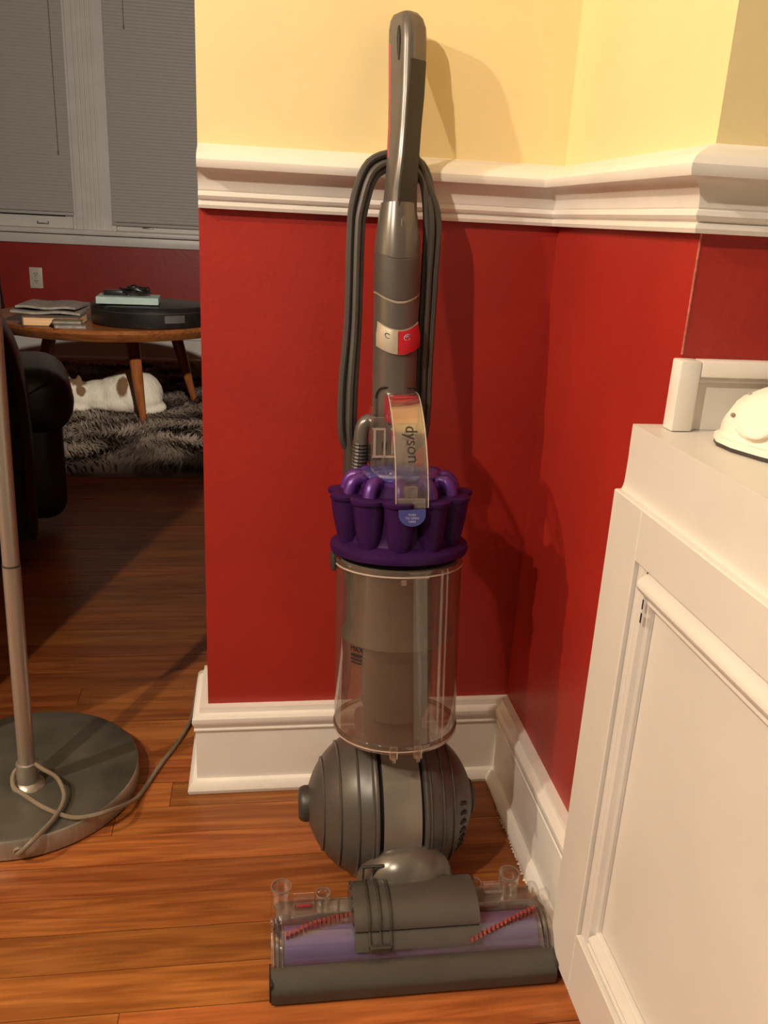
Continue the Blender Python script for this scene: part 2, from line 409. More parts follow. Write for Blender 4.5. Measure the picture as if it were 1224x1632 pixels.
def blind(x0, x1, zb, label, wand_x, wand_z, gapside):
    t = thing('window_blind', label, 'blind', ((x0+x1)/2, YF-.002, zb), 'closed mini blinds')
    hw = (x1-x0)/2
    sl = [(0, 0), (.0035, .0055), (.0045, .011), (.003, .0165), (.0, .0205), (-.0006, .0200), (.002, .0165), (.0035, .011), (.0027, .0058), (-.0006, .0006)]
    g = prism([(-y, z) for (y, z) in sl], -hw, hw)
    me = None
    z = .018; i = 0
    while zb+z < zw1-.05:
        if me is None:
            o = obj('slat', g, SLAT, t, ang=60); me = o.data
        else:
            o = bpy.data.objects.new('slat', me); COL.objects.link(o); o.parent = t
        o.location = (0, -.004, z); o.rotation_euler = (random.uniform(-.05, .05), 0, random.uniform(-.0006, .0006))
        z += .0168
    obj('bottom_rail', bx(-hw, hw, -.014, .010, 0, .016, .003), SLAT, t)
    obj('head_rail', bx(-hw, hw, -.02, .018, zw1-zb-.05, zw1-zb, .002), SLAT, t)
    obj('tilt_wand', join(tube([(wand_x, -.016, zw1-zb-.05), (wand_x+.002, -.016, wand_z)], .0019, 6), tube([(wand_x+.002, -.016, wand_z), (wand_x+.002, -.016, wand_z-.02)], .0042, 6)), mat('grey_wand', (.22, .20, .18), .4, var=.05), t)
    return t
blind(-2.34, -1.408, .792, 'grey closed mini blind on the window left of the mullion', .405, .33, 1)
blind(-1.202, -.33, .752, 'grey closed mini blind on the window right of the mullion', -.332, 1.0, 0)

# wall outlet in the far room
t = thing('wall_outlet', 'pale duplex outlet plate on the dim red far wall', 'outlet', (-1.636, YF-.001, .45))
obj('cover_plate', bx(-.035, .035, -.006, 0, -.057, .057, .004), OUTL, t)
for s in (-1, 1):
    q = obj('receptacle', xf(lathe([(.001, 0), (.0155, 0), (.0165, -.002), (.0165, -.004)], 20), Matrix.Translation((0, -.0075, s*.0195)) @ rotm('X', PI/2) @ Matrix.Diagonal((1, .85, 1, 1))), OUTL, t)
    obj('slot', join(bx(-.0075, -.0045, -.0105, -.009, s*.0195-.001, s*.0195+.008), bx(.0045, .0075, -.0105, -.009, s*.0195-.001, s*.0195+.008), bx(-.002, .002, -.0105, -.009, s*.0195-.009, s*.0195-.005)), BLK, q, smooth=False)
obj('screw', ball((0, -.006, 0), (.003, .0015, .003), 8, 6), STEEL, t)

# ------------------------------------------------------------------ built-in white cabinet on the right
def cabinet():
    XC, YB, YE, ZC = -.0324, -.3847, -1.45, .6806
    t = thing('built_in_cabinet', 'white painted panelled cabinet built in beside the red wall', 'cabinet', (0, -.9, 0))
    T = Matrix.Translation((0, .9, 0))
    def ob(n, g, m=WHITE2, parent=t, **k): return obj(n, g, m, parent, M=T, **k)
    ob('body', join(bx(-.012, .62, YE, -.3985, .004, .612), bx(-.012, -.0004, -.3985, YB, .004, .612)), smooth=False)
    # apron with a cove at its foot, then the slab top
    ap = [(-.010, .612), (-.0375, .612), (-.0352, .6135), (-.0338, .6165), (-.0330, .6205), (-.0327, .626), (-.0324, .640), (-.0324, .6798), (-.010, .6798)]
    ob('apron', prism([(x, z) for x, z in ap], YE, YB, 'y'), ang=30)
    ob('top_board', join(bx(-.0326, .62, YE, -.3985, .655, .6808), bx(-.0326, -.0004, -.3985, YB, .655, .6808)), smooth=False)
    # face frame, proud of the apron: the stile, the top rail, bottom rail and second stile
    F0, F1 = -.0425, -.0115
    ob('stile', bx(F0, F1, -.4515, YB, .0215, .614, .0012, 1))
    ob('stile', bx(F0, F1, YE, -1.30, .0215, .614, .0012, 1))
    ob('top_rail', bx(F0, F1, -1.2995, -.4520, .562, .614, .0012, 1))
    ob('bottom_rail', bx(F0, F1, -1.2995, -.4520, .0215, .106, .0012, 1))
    p = ob('panel', bx(-.022, -.0115, -1.2995, -.4520, .107, .561), smooth=False)
    # mouldings round the recessed panel
    def strip(w, bulge, n=8):
        pr = [(0, 0)]
        for i in range(n+1):
            s = i/n; pr.append((bulge*(math.sin(PI*min(1, s*1.0)))+.004*(1-s), w*s))
        return pr
    side = [(0, 0), (.0145, 0), (.0150, .003), (.0125, .005), (.0135, .0075), (.0145, .0105), (.0115, .0135), (.006, .015), (.0065, .0165), (.004, .018), (0, .018)]
    ob('panel_molding', prism([(-.0225-o_, -.4525-w_) for (o_, w_) in side], .107, .561, 'z'), parent=p, ang=25)
    ob('panel_molding', prism([(-.0225-o_, -1.299+w_) for (o_, w_) in side], .107, .561, 'z'), parent=p, ang=25)
    ob('panel_molding', prism([(-.0225-o_, .107+w_) for (o_, w_) in side], -1.281, -.4705, 'y'), parent=p, ang=25)
    top = [(0, 0), (.012, 0), (.0125, .0015)]
    for i in range(11):
        a = i/10*PI
        top.append((.0110+.0145*math.sin(a)*(1-.25*i/10), .0025+.027*(i/10)))
    top += [(.0060, .0305), (.0092, .0325), (.0098, .0355), (.0070, .0390), (0, .041)]
    ob('panel_molding', prism([(-.0225-o_, .5608-w_) for (o_, w_) in top], -1.281, -.4705, 'y'), parent=p, ang=25)
    ob('paint_crack', join(*[bx(-.0372, -.0366, -.4712-.0006*j, -.4703-.0002*j, .548-.014*j, .558-.014*j) for j in range(4)]), BLK, p, smooth=False)
    return t
cabinet()
# low framed panel on the wall above the cabinet
t = thing('backsplash_panel', 'low white framed panel on the wall above the cabinet top', 'panel', (.3, -D, .681))
T = Matrix.Translation((-.3, D, -.681))
for nme, g in (('frame_stile', bx(-.009, .012, -.418, -.3988, .6814, .749, .0018)), ('frame_rail', bx(.0123, .62, -.418, -.3988, .7335, .749, .0018)), ('field', bx(.0123, .62, -.407, -.3988, .6812, .7332, 0)), ('inner_bead', bx(.0123, .62, -.412, -.4072, .728, .7333, .0015)), ('inner_bead', bx(.0123, .0165, -.412, -.4072, .6812, .7275, .0012))):
    obj(nme, g, WHITE, t, M=T)
# white shoe on the cabinet
def shoe():
    t = thing('white_shoe', 'white perforated shoe with thin dark sole line on the cabinet top', 'shoe', (.097, -.545, .6812)); t.rotation_euler = (0, 0, math.radians(27))
    WS = mat('white_shoe_leather', (.84, .79, .70), .5, var=.03, bump=.1)
    secs = [(.122, .006, .012, .0), (.117, .026, .030, .0), (.105, .038, .046, .0), (.085, .046, .057, .0), (.055, .049, .066, .0), (.02, .047, .073, .0), (-.02, .042, .080, .0), (-.06, .039, .086, .0), (-.10, .037, .090, .0), (-.125, .032, .088, 0), (-.138, .016, .080, 0)]
    loops = []
    for (y, w, h, b) in secs:
        lp = []
        for i in range(20):
            a = 2*PI*i/20
            cx_, sz = math.cos(a), math.sin(a)
            z = .012+(h-.012)*(max(0, sz)**.85) if sz > 0 else .004
            x = w*(abs(cx_)**.7)*(1 if cx_ > 0 else -1)*(1.05 if sz <= 0 else 1)
            lp.append((x, y, z))
        loops.append(lp)
    up = obj('upper', loft(loops), WS, t, ang=60)
    so = [(w*1.09+.001, y*1.02) for (y, w, h, b) in secs]
    loop2 = [(x, y) for (x, y) in so]+[(-x, y) for (x, y) in reversed(so)]
    obj('sole_line', prism(loop2, .0, .0035, 'z'), GREYD, t)
    obj('welt', prism([(x*1.01, y*1.005) for x, y in loop2], .0036, .0095, 'z'), WS, t)
    for (x, y, z) in ((-.022, .095, .047), (-.034, .088, .040), (-.040, .098, .030), (-.03, .058, .060)):
        obj('perforation', ball((x, y, z), (.0022, .0022, .002), 8, 6), mat('tan_hole', (.30, .22, .14), .8, var=.1), up)
    obj('embossed_curve', tube(crom([(-.052, .085, .022), (-.0535, .072, .018), (-.0535, .060, .020), (-.0525, .052, .028), (-.050, .048, .036)]), .0018, 6), WS, up)
    obj('dark_lace', tube([(-.0535, .044, .020), (-.054, .020, .034), (-.050, -.01, .048)], .0022, 6), GREYD, t)
shoe()

# ------------------------------------------------------------------ upright vacuum cleaner
VO = Vector((-.220, -.2, 0)); BR = .1055
V = thing('upright_vacuum', 'grey and purple bagless upright vacuum cleaner leaning against the chair rail', 'vacuum cleaner', VO)
MB = Matrix.Translation((0, 0, BR)) @ rotm('Y', math.radians(-.8)) @ rotm('X', math.radians(-6.8))   # body frame -> vacuum frame
def vb(name, g, m, parent=V, **k): return obj(name, g, m, parent, M=MB, **k)
MW = Matrix.Translation(-VO)                                                                             # world coordinates -> vacuum frame
def vw(name, g, m, parent=V, **k): return obj(name, g, m, parent, M=MW, **k)

def vacuum_ball():
    Mx = Matrix.Translation((0, 0, BR)) @ rotm('Y', PI/2)       # lathe axis along X
    def R_(x): return math.sqrt(max(1e-6, BR*BR*1.0-(x*.93)**2))
    def half(s, xs, ridges):
        prof = []
        x = xs
        inner = [(.07, xs), (R_(xs)-.003, xs), (R_(xs)+.0008, xs+.0015), (R_(xs)+.0008, xs+.004)]
        prof += inner
        n = 34
        for i in range(3, n+1):
            x = xs+.002+(.1085-xs-.002)*i/n
            prof.append((R_(x), x))
        prof += [(R_(.1085)*.75, .1115), (R_(.1085)*.35, .113), (.001, .1133)]
        g = lathe([(r, s*z) for (r, z) in prof], 56, Mx)
        o = vw2('ball_shell', g, GREY, V, ang=30)
        for rx in ridges:
            ring = [(R_(rx)-.001, rx-.0016), (R_(rx)+.0022, rx-.0008), (R_(rx)+.0022, rx+.0006), (R_(rx)-.001, rx+.0016)]
            v_, f_ = lathe([(r, s*z) for (r, z) in ring], 56, Mx, cap=False)
            vw2('ridge', (v_, f_), GREY, o, ang=20)
        return o
    def vw2(n, g, m, p, **k): return obj(n, g, m, p, **k)
    half(-1, .026, (.034, .052, .074, .094))
    rt = half(1, .031, (.040, .058, .074))
    # vent slots round the right shell
    for i in range(17):
        a = math.radians(150+i*10.5)          # around the X axis, facing the camera side
        x = .088; r = R_(x)
        c = Vector((x, math.cos(a)*r, BR+math.sin(a)*r))
        Mm = Matrix.Translation(c) @ rotm('X', a) @ rotm('Z', -.62)
        obj('vent_slot', bx(-.0062, .0062, -.0022, .0022, -.0026, .0026, .001, 1), BLK, rt, M=Mm)
    mid = [(.06, -.0215)]+[(BR*.968*math.sqrt(max(0, 1-(x/.17)**2)), x) for x in [-.0215+.0485*i/10 for i in range(11)]]+[(.06, .027)]
    obj('dark_gap', lathe([(.001, -.030), (BR*.90, -.030), (BR*.90, .034), (.001, .034)], 48, Mx), BLK, V)
    obj('center_band', lathe(mid, 56, Mx), mat('glossy_grey_shell', (.20, .175, .15), .22, var=.08, scale=14, metal=.35), V, ang=40)
    obj('pivot_knob', lathe([(.001, -.124), (.019, -.124), (.022, -.122), (.024, -.117), (.024, -.108), (.024, -.100)], 24, Mx), GREYD, V)
    obj('pivot_knob', lathe([(.024, .100), (.024, .113), (.020, .1165), (.001, .1165)], 24, Mx), GREYD, V)
vacuum_ball()

BY = -.03                                     # bin axis in the body frame
TB = Matrix.Translation((0, BY, 0))
def bin_and_cyclone():
    # yoke behind the bin that carries it down to the ball
    vb('spine', join(bx(-.030, .030, .030, .062, .03, .44, .010, 3), bx(-.045, .045, .0, .055, .085, .118, .010, 3)), GREYD)
    b = vb('dust_bin', xf(lathe([(.0780, .128), (.0790, .132), (.0790, .350), (.0805, .352), (.0805, .357), (.0790, .358)], 64, cap=False), TB), CLRB, ang=40)
    vb('bin_base', xf(lathe([(.001, .1215), (.070, .1215), (.0785, .124), (.0795, .1275), (.0795, .131), (.0775, .131), (.001, .131)], 56), TB), clear('smoky_bin_base', (.88, .82, .78), .14, .22, (.34, .26, .22)), b)
    vb('bin_gasket', xf(lathe([(.0770, .1300), (.0805, .1300), (.0808, .1325), (.0805, .1345), (.0770, .1345)], 56, cap=False), TB), clear('gasket_clear', (.7, .64, .58), .16, .35, (.20, .16, .13)), b)
    # dusty tinted lower floor ring and the shroud
    vb('shroud_collar', xf(lathe([(.001, .357), (.074, .357), (.074, .350), (.069, .340), (.064, .312), (.001, .312)], 48), TB), SHROUD, b)
    vb('shroud', xf(lathe([(.064, .3125), (.064, .268), (.070, .259), (.071, .254), (.062, .247), (.050, .236), (.046, .2285)], 48, cap=False), TB), SHROUD, b)
    vb('inner_cone', xf(lathe([(.001, .2284), (.0455, .2284), (.0435, .160), (.040, .146), (.030, .142), (.001, .142)], 40), TB), SHROUDD, b)
    # bin rib (clear channel on the right) and small clips
    vb('bin_rib', join(bx(.0395, .0425, BY-.0735, BY-.0695, .135, .356), bx(.0475, .0495, BY-.0685, BY-.0645, .135, .356)), CLR, b, smooth=False)
    for xx in (-.014, .016):
        vb('hinge_clip', join(bx(xx-.005, xx+.005, BY-.0845, BY-.0785, .120, .138, .0015, 1), bx(xx-.002, xx+.002, BY-.087, BY-.0785, .117, .124, .001, 1)), CLR, b)
    vb('rim_latch', join(bx(-.004, .024, BY-.0825, BY-.080, .349, .352, .0006, 1), bx(-.010, -.003, BY-.0830, BY-.080, .341, .348, .001, 1)), CLR, b)
    vb('side_catch', bx(-.0855, -.079, BY-.012, BY+.012, .340, .362, .003), GREYD, b)
    FE = mat('frosted_edge', (.46, .38, .33), .3, var=.1)
    vb('rim_line', xf(lathe([(.0790, .3490), (.0807, .3493), (.0807, .3505), (.0790, .3508)], 56, cap=False), TB), FE, b)
    vb('base_line', xf(lathe([(.0790, .1275), (.0803, .1278), (.0803, .1290), (.0790, .1293)], 56, cap=False, a0=PI*1.04, a1=PI*1.96), TB), FE, b)
    # printed fill mark: three letters over three bars, wrapped on the bin
    def wrap(g, zc, ang0, r=.0797):
        return [((r+p[2])*math.sin(ang0+p[0]/r), BY-(r+p[2])*math.cos(ang0+p[0]/r), zc+p[1]) for p in g[0]], g[1]
    a0 = math.radians(-47)
    pr = [wrap(text_geo('MAX', .0092, .0003), .2535, a0)]
    for j, h in enumerate((.0036, .0024, .0018)):
        zc = (.2460, .2408, .2364)[j]
        cells = []
        for i in range(8):
            x0 = -.0088+.0176*i/8; x1 = x0+.0176/8
            cells.append(bx(x0, x1, -h/2, h/2, 0, .0003))
        pr.append(wrap(join(*cells), zc, a0))
    vb('fill_mark', join(*pr), INK, b, smooth=False)
    # purple cyclone pack
    c = vb('cyclone_pack', xf(lathe([(.001, .3605), (.0800, .3640), (.0850, .3655), (.0862, .3700), (.0852, .3745), (.0800, .3775), (.070, .382), (.066, .392), (.066, .432), (.054, .446), (.047, .453), (.001, .453)], 56), TB), PURP, ang=35)
    N = 11
    for i in range(N):
        a = -PI/2-.15+2*PI*i/N
        ca, sa = math.cos(a), math.sin(a)
        C0 = Vector((ca*.0675, BY+sa*.0675, .434)); C1 = Vector((ca*.0655, BY+sa*.0655, .3785))
        loops = []
        for k, (s_, r_) in enumerate(((0, .0200), (.25, .0190), (.55, .0172), (.8, .0150), (1, .0125))):
            q = C0.lerp(C1, s_); loops.append([(q.x+r_*math.cos(2*PI*j/20), q.y+r_*math.sin(2*PI*j/20), q.z) for j in range(20)])
        vb('cyclone_cone', loft(loops), PURP, c)
        q = C0
        fl_ = lathe([(.001, .0), (.0215, .0), (.0225, .0015), (.0225, .005), (.0205, .0064), (.001, .0068)], 24, Matrix.Translation((q.x+ca*.0005, q.y+sa*.0005, q.z-.001)))
        vb('cone_flange', fl_, PURP, c)
        P = [(ca*.046, BY+sa*.046, .443), (ca*.050, BY+sa*.050, .4535), (ca*.057, BY+sa*.057, .4555), (ca*.064, BY+sa*.064, .450), (ca*.0675, BY+sa*.0675, .4385)]
        vb('arched_tube', tube(crom(P, 4), .0080, 12), PURPL, c)
    vb('violet_collar', xf(lathe([(.0475, .4440), (.0490, .4450), (.0485, .4545), (.0455, .4560)], 48, cap=False), TB), PURPL, c)
    l = vb('filter_lid', xf(lathe([(.001, .4580), (.0465, .4565), (.0480, .4585), (.0478, .4610), (.0455, .4640), (.036, .4665), (.018, .468), (.001, .4685)], 48), TB), LENS, ang=25)
    vb('filter_disc', xf(lathe([(.001, .4562), (.042, .4562), (.042, .4578), (.001, .4578)], 32), TB), mat('filter_blue', (.09, .085, .26), .5, var=.15), l)
bin_and_cyclone()

def carry_handle():
    X0 = .003
    prof = [(.004, .5560), (-.024, .5530), (-.052, .5370), (-.078, .5120), (-.098, .4820), (-.110, .4520), (-.1150, .4340)]
    pth = [(p.y, p.z) for p in crom([(0, a, b) for a, b in prof], 4)]
    loops = []
    for i, (y, z) in enumerate(pth):
        a = Vector(pth[max(0, i-1)]); b = Vector(pth[min(len(pth)-1, i+1)]); d = (b-a).normalized(); nn = Vector((d.y, -d.x))
        w = .0185
        x = X0-.003*i/len(pth)
        t_ = .0016
        loops.append([(x-w, y+nn.x*t_, z+nn.y*t_), (x+w, y+nn.x*t_, z+nn.y*t_), (x+w, y-nn.x*t_, z-nn.y*t_), (x-w, y-nn.x*t_, z-nn.y*t_)])
    h = vb('carry_handle', loft(loops), CLR, smooth=True)
    # bright moulded edges: side webs that stiffen the strap
    for s in (-1, 1):
        lo = []
        for i, (y, z) in enumerate(pth):
            a = Vector(pth[max(0, i-1)]); b = Vector(pth[min(len(pth)-1, i+1)]); d = (b-a).normalized(); nn = Vector((d.y, -d.x))
            x = X0-.003*i/len(pth)+s*.0185
            dep = .010
            lo.append([(x-.001, y+nn.x*.002, z+nn.y*.002), (x+.001, y+nn.x*.002, z+nn.y*.002), (x+.001, y-nn.x*-dep if False else y+.012, z-.001), (x-.001, y+.012, z-.001)])
        vb('strap_web', loft(lo), CLR, h)
        ed = [(X0-.003*i/len(pth)+s*.0187, y-.0012, z+.0012) for i, (y, z) in enumerate(pth)]
        vb('strap_edge', tube(ed, .0006, 6), mat('frosted_edge', (.46, .38, .33), .3, var=.1), h)
    vb('release_button', join(bx(X0-.0140, X0+.0145, -.024, .004, .5285, .5535, .003, 2), bx(X0-.0105, X0-.0075, -.0265, -.024, .533, .549), bx(X0+.001, X0+.004, -.0265, -.024, .533, .549)), REDP, h)
    vb('red_housing', bx(X0-.0205, X0+.0175, -.030, .006, .520, .5545, .004, 2), REDC, h)
    vb('red_slide', bx(X0-.013, X0-.006, -.012, -.008, .487, .520, .001, 1), REDC, h)
    # clear filter tower behind the strap
    vb('clear_tower', join(bx(-.036, -.0335, -.022, .006, .466, .540, .0006, 1), bx(-.036, .018, -.0225, -.0205, .466, .528, .0006, 1), bx(.0165, .019, -.022, .006, .466, .520, .0006, 1)), CLR, h)
    vb('tower_rib', join(bx(-.034, -.018, -.021, -.018, .512, .5145), bx(-.034, -.008, -.021, -.018, .478, .4805), bx(-.020, -.018, -.021, -.018, .478, .513), bx(-.033, -.030, -.021, -.018, .48, .512), bx(-.010, -.006, -.021, -.018, .482, .504)), mat('frosted_edge', (.46, .38, .33), .3, var=.1), h, smooth=False)
    vb('dark_catch', join(bx(-.022, -.015, -.018, -.012, .487, .497, .001, 1), bx(-.033, -.022, -.017, -.012, .474, .479, .001, 1)), BLK, h)
    # foot of the strap and the blue tab
    zb = .4330
    vb('strap_foot', join(bx(-.0165, .0165, -.1150, -.1075, .432, .445, .002), bx(-.008, .008, -.109, -.101, .437, .458, .002)), clear('frosted_clear', (.9, .86, .84), .14, .22, (.42, .34, .30)), h)
    lp = [(-.0155, zb), (.0155, zb), (.0155, zb-.006)]
    for i in range(1, 12):
        a = -PI*i/12
        lp.append((.0155*math.cos(a), zb-.006+.0135*math.sin(a)))
    lp.append((-.0155, zb-.006))
    tb = vb('blue_tab', prism(lp, -.1185, -.1145, 'y') if False else loft([[(x, -.1190, z) for x, z in lp], [(x, -.1145, z) for x, z in lp]]), BLUEP, h)
    Rt = rotm('X', PI/2)
    for j, s in enumerate(('PUSH', 'TO OPEN', 'HERE')):
        vb('tab_lettering', xf(text_geo(s, .0036, .0001), Matrix.Translation((0, -.1192, .4272-.0040*j)) @ Rt), PALE, tb, smooth=False)
    # lettering down the strap
    g = text_geo('dyson', .0205, .0003)
    # letters run down the strap: text x -> down along the path, text y -> +x
    cum = [0]
    for i in range(1, len(pth)): cum.append(cum[-1]+(Vector(pth[i])-Vector(pth[i-1])).length)
    def at(s):
        for i in range(1, len(cum)):
            if cum[i] >= s or i == len(cum)-1:
                q = (s-cum[i-1])/(cum[i]-cum[i-1]); a = Vector(pth[i-1]); b = Vector(pth[i]); d = (b-a).normalized()
                return a.lerp(b, q), Vector((d.y, -d.x))
    vv = []
    for (x, y, z) in g[0]:
        p, nn = at(.108+x)
        nn = -nn if nn.x > 0 else nn
        vv.append((X0+.0005+y*1.0, p.x+nn.x*(.0021+z), p.y+nn.y*(.0021+z)))
    vb('handle_lettering', (vv, g[1]), INK, h, smooth=False)
carry_handle()

def wand():
    PY = .03; TP = Matrix.Translation((-.0005, PY, 0))
    def sag(g, k, zmin=-1, zmax=9):      # edges cut in a curve that dips at the front
        return [(x, y, z+k*(min(1, abs(x)/.0285)**2) if (zmin <= z <= zmax) else z) for (x, y, z) in g[0]], g[1]
    p = vb('wand', xf(lathe([(.001, .40), (.0281, .40), (.0281, .6740), (.0270, .690), (.001, .690)], 48), TP), GREYL, ang=30)
    vb('seam_ring', sag(xf(lathe([(.0278, .6630), (.0284, .6634), (.0288, .6650), (.0280, .6660)], 48, cap=False), TP), .013), mat('pale_seam', (.34, .28, .23), .35, var=.05), p)
    vb('upper_sleeve', sag(xf(lathe([(.027, .6662), (.0286, .6664), (.0287, .668), (.0287, .7145), (.0280, .7155), (.027, .716)], 48), TP), .011), GREY, p)
    vb('taper_cone', sag(xf(lathe([(.0272, .7150), (.0284, .7162), (.0283, .7190), (.0270, .745), (.0240, .767), (.0215, .782), (.001, .784)], 48), TP), .009, 0, .725), GREYL, p)
    # switch: a silver half and a red half wrapped on the tube
    def patch(a0, a1, z0, z1, r0, r1, n=10, slope=.0):
        loops = []
        for i in range(n+1):
            a = a0+(a1-a0)*i/n
            ca, sa = math.cos(a), math.sin(a)
            dz = -slope*abs(math.cos(a)) * 0
            q = [(r0, z0), (r1, z0), (r1+.0004, (z0+z1)/2), (r0+.0012, z1), (r0, z1)]
            loops.append([(r*ca, PY+r*sa, z+.013*min(1, abs(ca))**2) for r, z in q])
        return loft(loops)
    vb('switch_recess', patch(math.radians(-152), math.radians(-28), .6015, .6320, .0280, .0288), mat('pale_seam', (.34, .28, .23), .35, var=.05), p)
    b1 = vb('silver_switch', patch(math.radians(-150), math.radians(-94), .6025, .6305, .0282, .0312), BEIGE, p)
    b2 = vb('red_switch', patch(math.radians(-93), math.radians(-30), .6025, .6305, .0282, .0318), REDP, p)
    def ring_on(a, z, r, R0, arc0, arc1, mm, parent):
        pts = []
        for i in range(15):
            t_ = arc0+(arc1-arc0)*i/14
            aa = a+r*math.cos(t_)/R0
            pts.append((R0*math.cos(aa), PY+R0*math.sin(aa), z+.013*math.cos(aa)**2+r*math.sin(t_)*.8))
        vb('switch_icon', tube(pts, .0005, 5), mm, parent)
    ring_on(math.radians(-72), .622, .0042, .0313, .6, 2*PI-.6+PI*.0, PALE, b2)
    ring_on(math.radians(-72), .622, .0018, .0313, 0, PI, PALE, b2)
    ring_on(math.radians(-118), .622, .0035, .0310, .8, 2*PI-.8, GREY, b1)
    # arched cover where the bin meets the wand
    loops = []
    pts = [(-.026, .46)]+[(-.026+.008*(1-math.cos(i/5*PI/2)), .548+.014*math.sin(i/5*PI/2)) for i in range(6)]+[(.026-.008*(1-math.cos((5-i)/5*PI/2)), .548+.014*math.sin((5-i)/5*PI/2)) for i in range(6)]+[(.026, .46)]
    def onc(x, r): return PY-math.sqrt(max(1e-5, r*r-x*x))
    f1 = [(x, onc(x, .0305), z) for x, z in pts]; f2 = [(x, onc(x, .0285)+.004, z) for x, z in pts]
    vb('bin_cradle', loft([f1, f2]), GREY, p)
    vb('cradle_lip', tube([(x, onc(x, .0305), z) for x, z in pts[1:-1]], .0012, 6), BLK, p)
    # handle: a lofted grip turned about its axis so its left flank shows
    psi = math.radians(30)
    def rr(a, b, n=6, k=.35):
        rad = min(a, b)*k; L = []
        for (sx, sy, s0) in ((1, 1, 0), (-1, 1, PI/2), (-1, -1, PI), (1, -1, 3*PI/2)):
            for i in range(n):
                t_ = s0+PI/2*i/(n-1)
                L.append((sx*(a/2-rad)+rad*math.cos(t_), sy*(b/2-rad)+rad*math.sin(t_)))
        return L
    keys = [(.755, -.0005, .030, .040, .040), (.775, .000, .030, .036, .036), (.80, .001, .029, .033, .034), (.833, .0025, .0275, .030, .036), (.87, .0050, .034, .0295, .038), (.905, .0070, .039, .031, .041), (.943, .0088, .0445, .034, .044), (.965, .0092, .047, .0345, .045), (.981, .0088, .048, .034, .044), (.991, .0078, .0485, .030, .039), (.997, .0065, .0485, .023, .030), (.9995, .006, .0485, .010, .013)]
    loops = []
    for (z, cx, cy, a, b) in keys:
        loops.append([(cx+x*math.cos(psi)-y*math.sin(psi)*-1*-1, cy+x*math.sin(psi)*1+y*math.cos(psi), z) for x, y in rr(a, b)])
    h = vb('handle', loft(loops), GREYL, ang=50)
    # dark rubber grip on the front face
    gl_ = []
    for (z, cx, cy, a, b) in keys[1:7]:
        w = a*(.66 if z > .93 else .78); yy = -b/2-.0006
        q = [(-w/2, yy+.004), (-w/2, yy+.0008), (-w*.3, yy), (w*.3, yy), (w/2, yy+.0008), (w/2, yy+.004)]
        gl_.append([(cx+x*math.cos(psi)-y*math.sin(psi), cy+x*math.sin(psi)+y*math.cos(psi), z) for x, y in q])
    vb('rubber_grip', loft(gl_), RUB, h, ang=50)
    # red trigger line down the back of the left flank and the recess by the top
    tr = [(cx+(-a/2+.0026)*math.cos(psi)-(b/2-.0095)*math.sin(psi), cy+(-a/2+.0026)*math.sin(psi)+(b/2-.0095)*math.cos(psi), z) for (z, cx, cy, a, b) in keys[3:8]]
    vb('red_trigger', tube(crom(tr, 4), .0030, 8), REDP, h)
    rc = [(cx+(-a/2-.0002)*math.cos(psi)-(-b*.12)*math.sin(psi), cy+(-a/2-.0002)*math.sin(psi)+(-b*.12)*math.cos(psi), z) for (z, cx, cy, a, b) in keys[6:9]]
    vb('finger_slot', tube(crom(rc, 4), [.0008, .0016, .0022, .0026, .0028, .0028, .0024, .0018, .001], 8), BLK, h)
    # the nub where the cone runs up under the grip
    vb('cone_nub', xf(ball((0, 0, 0), (.0075, .006, .022), 14, 10), Matrix.Translation((.002, .0095, .748))), GREYL, p)
    # cord hooks
    vb('cord_hook', join(bx(-.012, .012, .030, .056, .826, .838, .003), bx(-.012, .012, .050, .056, .826, .852, .002)), GREYD, p)
    vb('cord_hook', join(bx(-.020, .020, .052, .070, .432, .444, .003)), GREYD, p)
    # wound cord: four turns in one continuous run
    pts = []
    for k in range(4):
        d = k*.0062; yy = .040-.0045*(k % 2)+.0045*(k//2)
        L_ = -.0455-.003-d*.75+.004; R__ = .034+d*.72
        zt = .826+d*.85
        zb = .462+.006*k
        pts += [(R__*.72, yy, zt-.018), (0.002, yy+.002, zt), (L_*.62, yy, zt-.012), (L_*.93, yy, zt-.055), (L_, yy, .74), (L_-.002, yy, .64), (L_-.006-.001*k, yy, .55), (L_-.004, yy+.004, .485), (L_*.5, yy+.016, zb), (R__*.5, yy+.016, zb), (R__*.93, yy+.006, .50), (R__*.97, yy, .60), (R__*1.05, yy, .70), (R__*1.08, yy, .765)]
    pts += [(.040, .038, .800), (.020, .036, .838), (.0, .040, .842)]
    vb('power_cord', tube(crom(pts, 5), .0046, 8), CORDM)
    # hose elbow and ribbed hose on the left
    e = vb('hose_elbow', tube(crom([(-.022, .022, .518), (-.034, .020, .519), (-.041, .020, .512), (-.0435, .020, .500), (-.0440, .020, .49)], 4), .0095, 14), GREYL)
    hs = [(-.0440, .020, .494-.0023*i) for i in range(34)]
    vb('ribbed_hose', tube([(x-.00008*i*i*.06, y+.0006*i, z) for i, (x, y, z) in enumerate(hs)], [.0108 if i % 2 else .0094 for i in range(34)], 14), GREYD, ang=15)
    vb('hose_cuff', tube([(-.052, .048, .50), (-.053, .048, .43)], .0105, 14), GREYD)
wand()

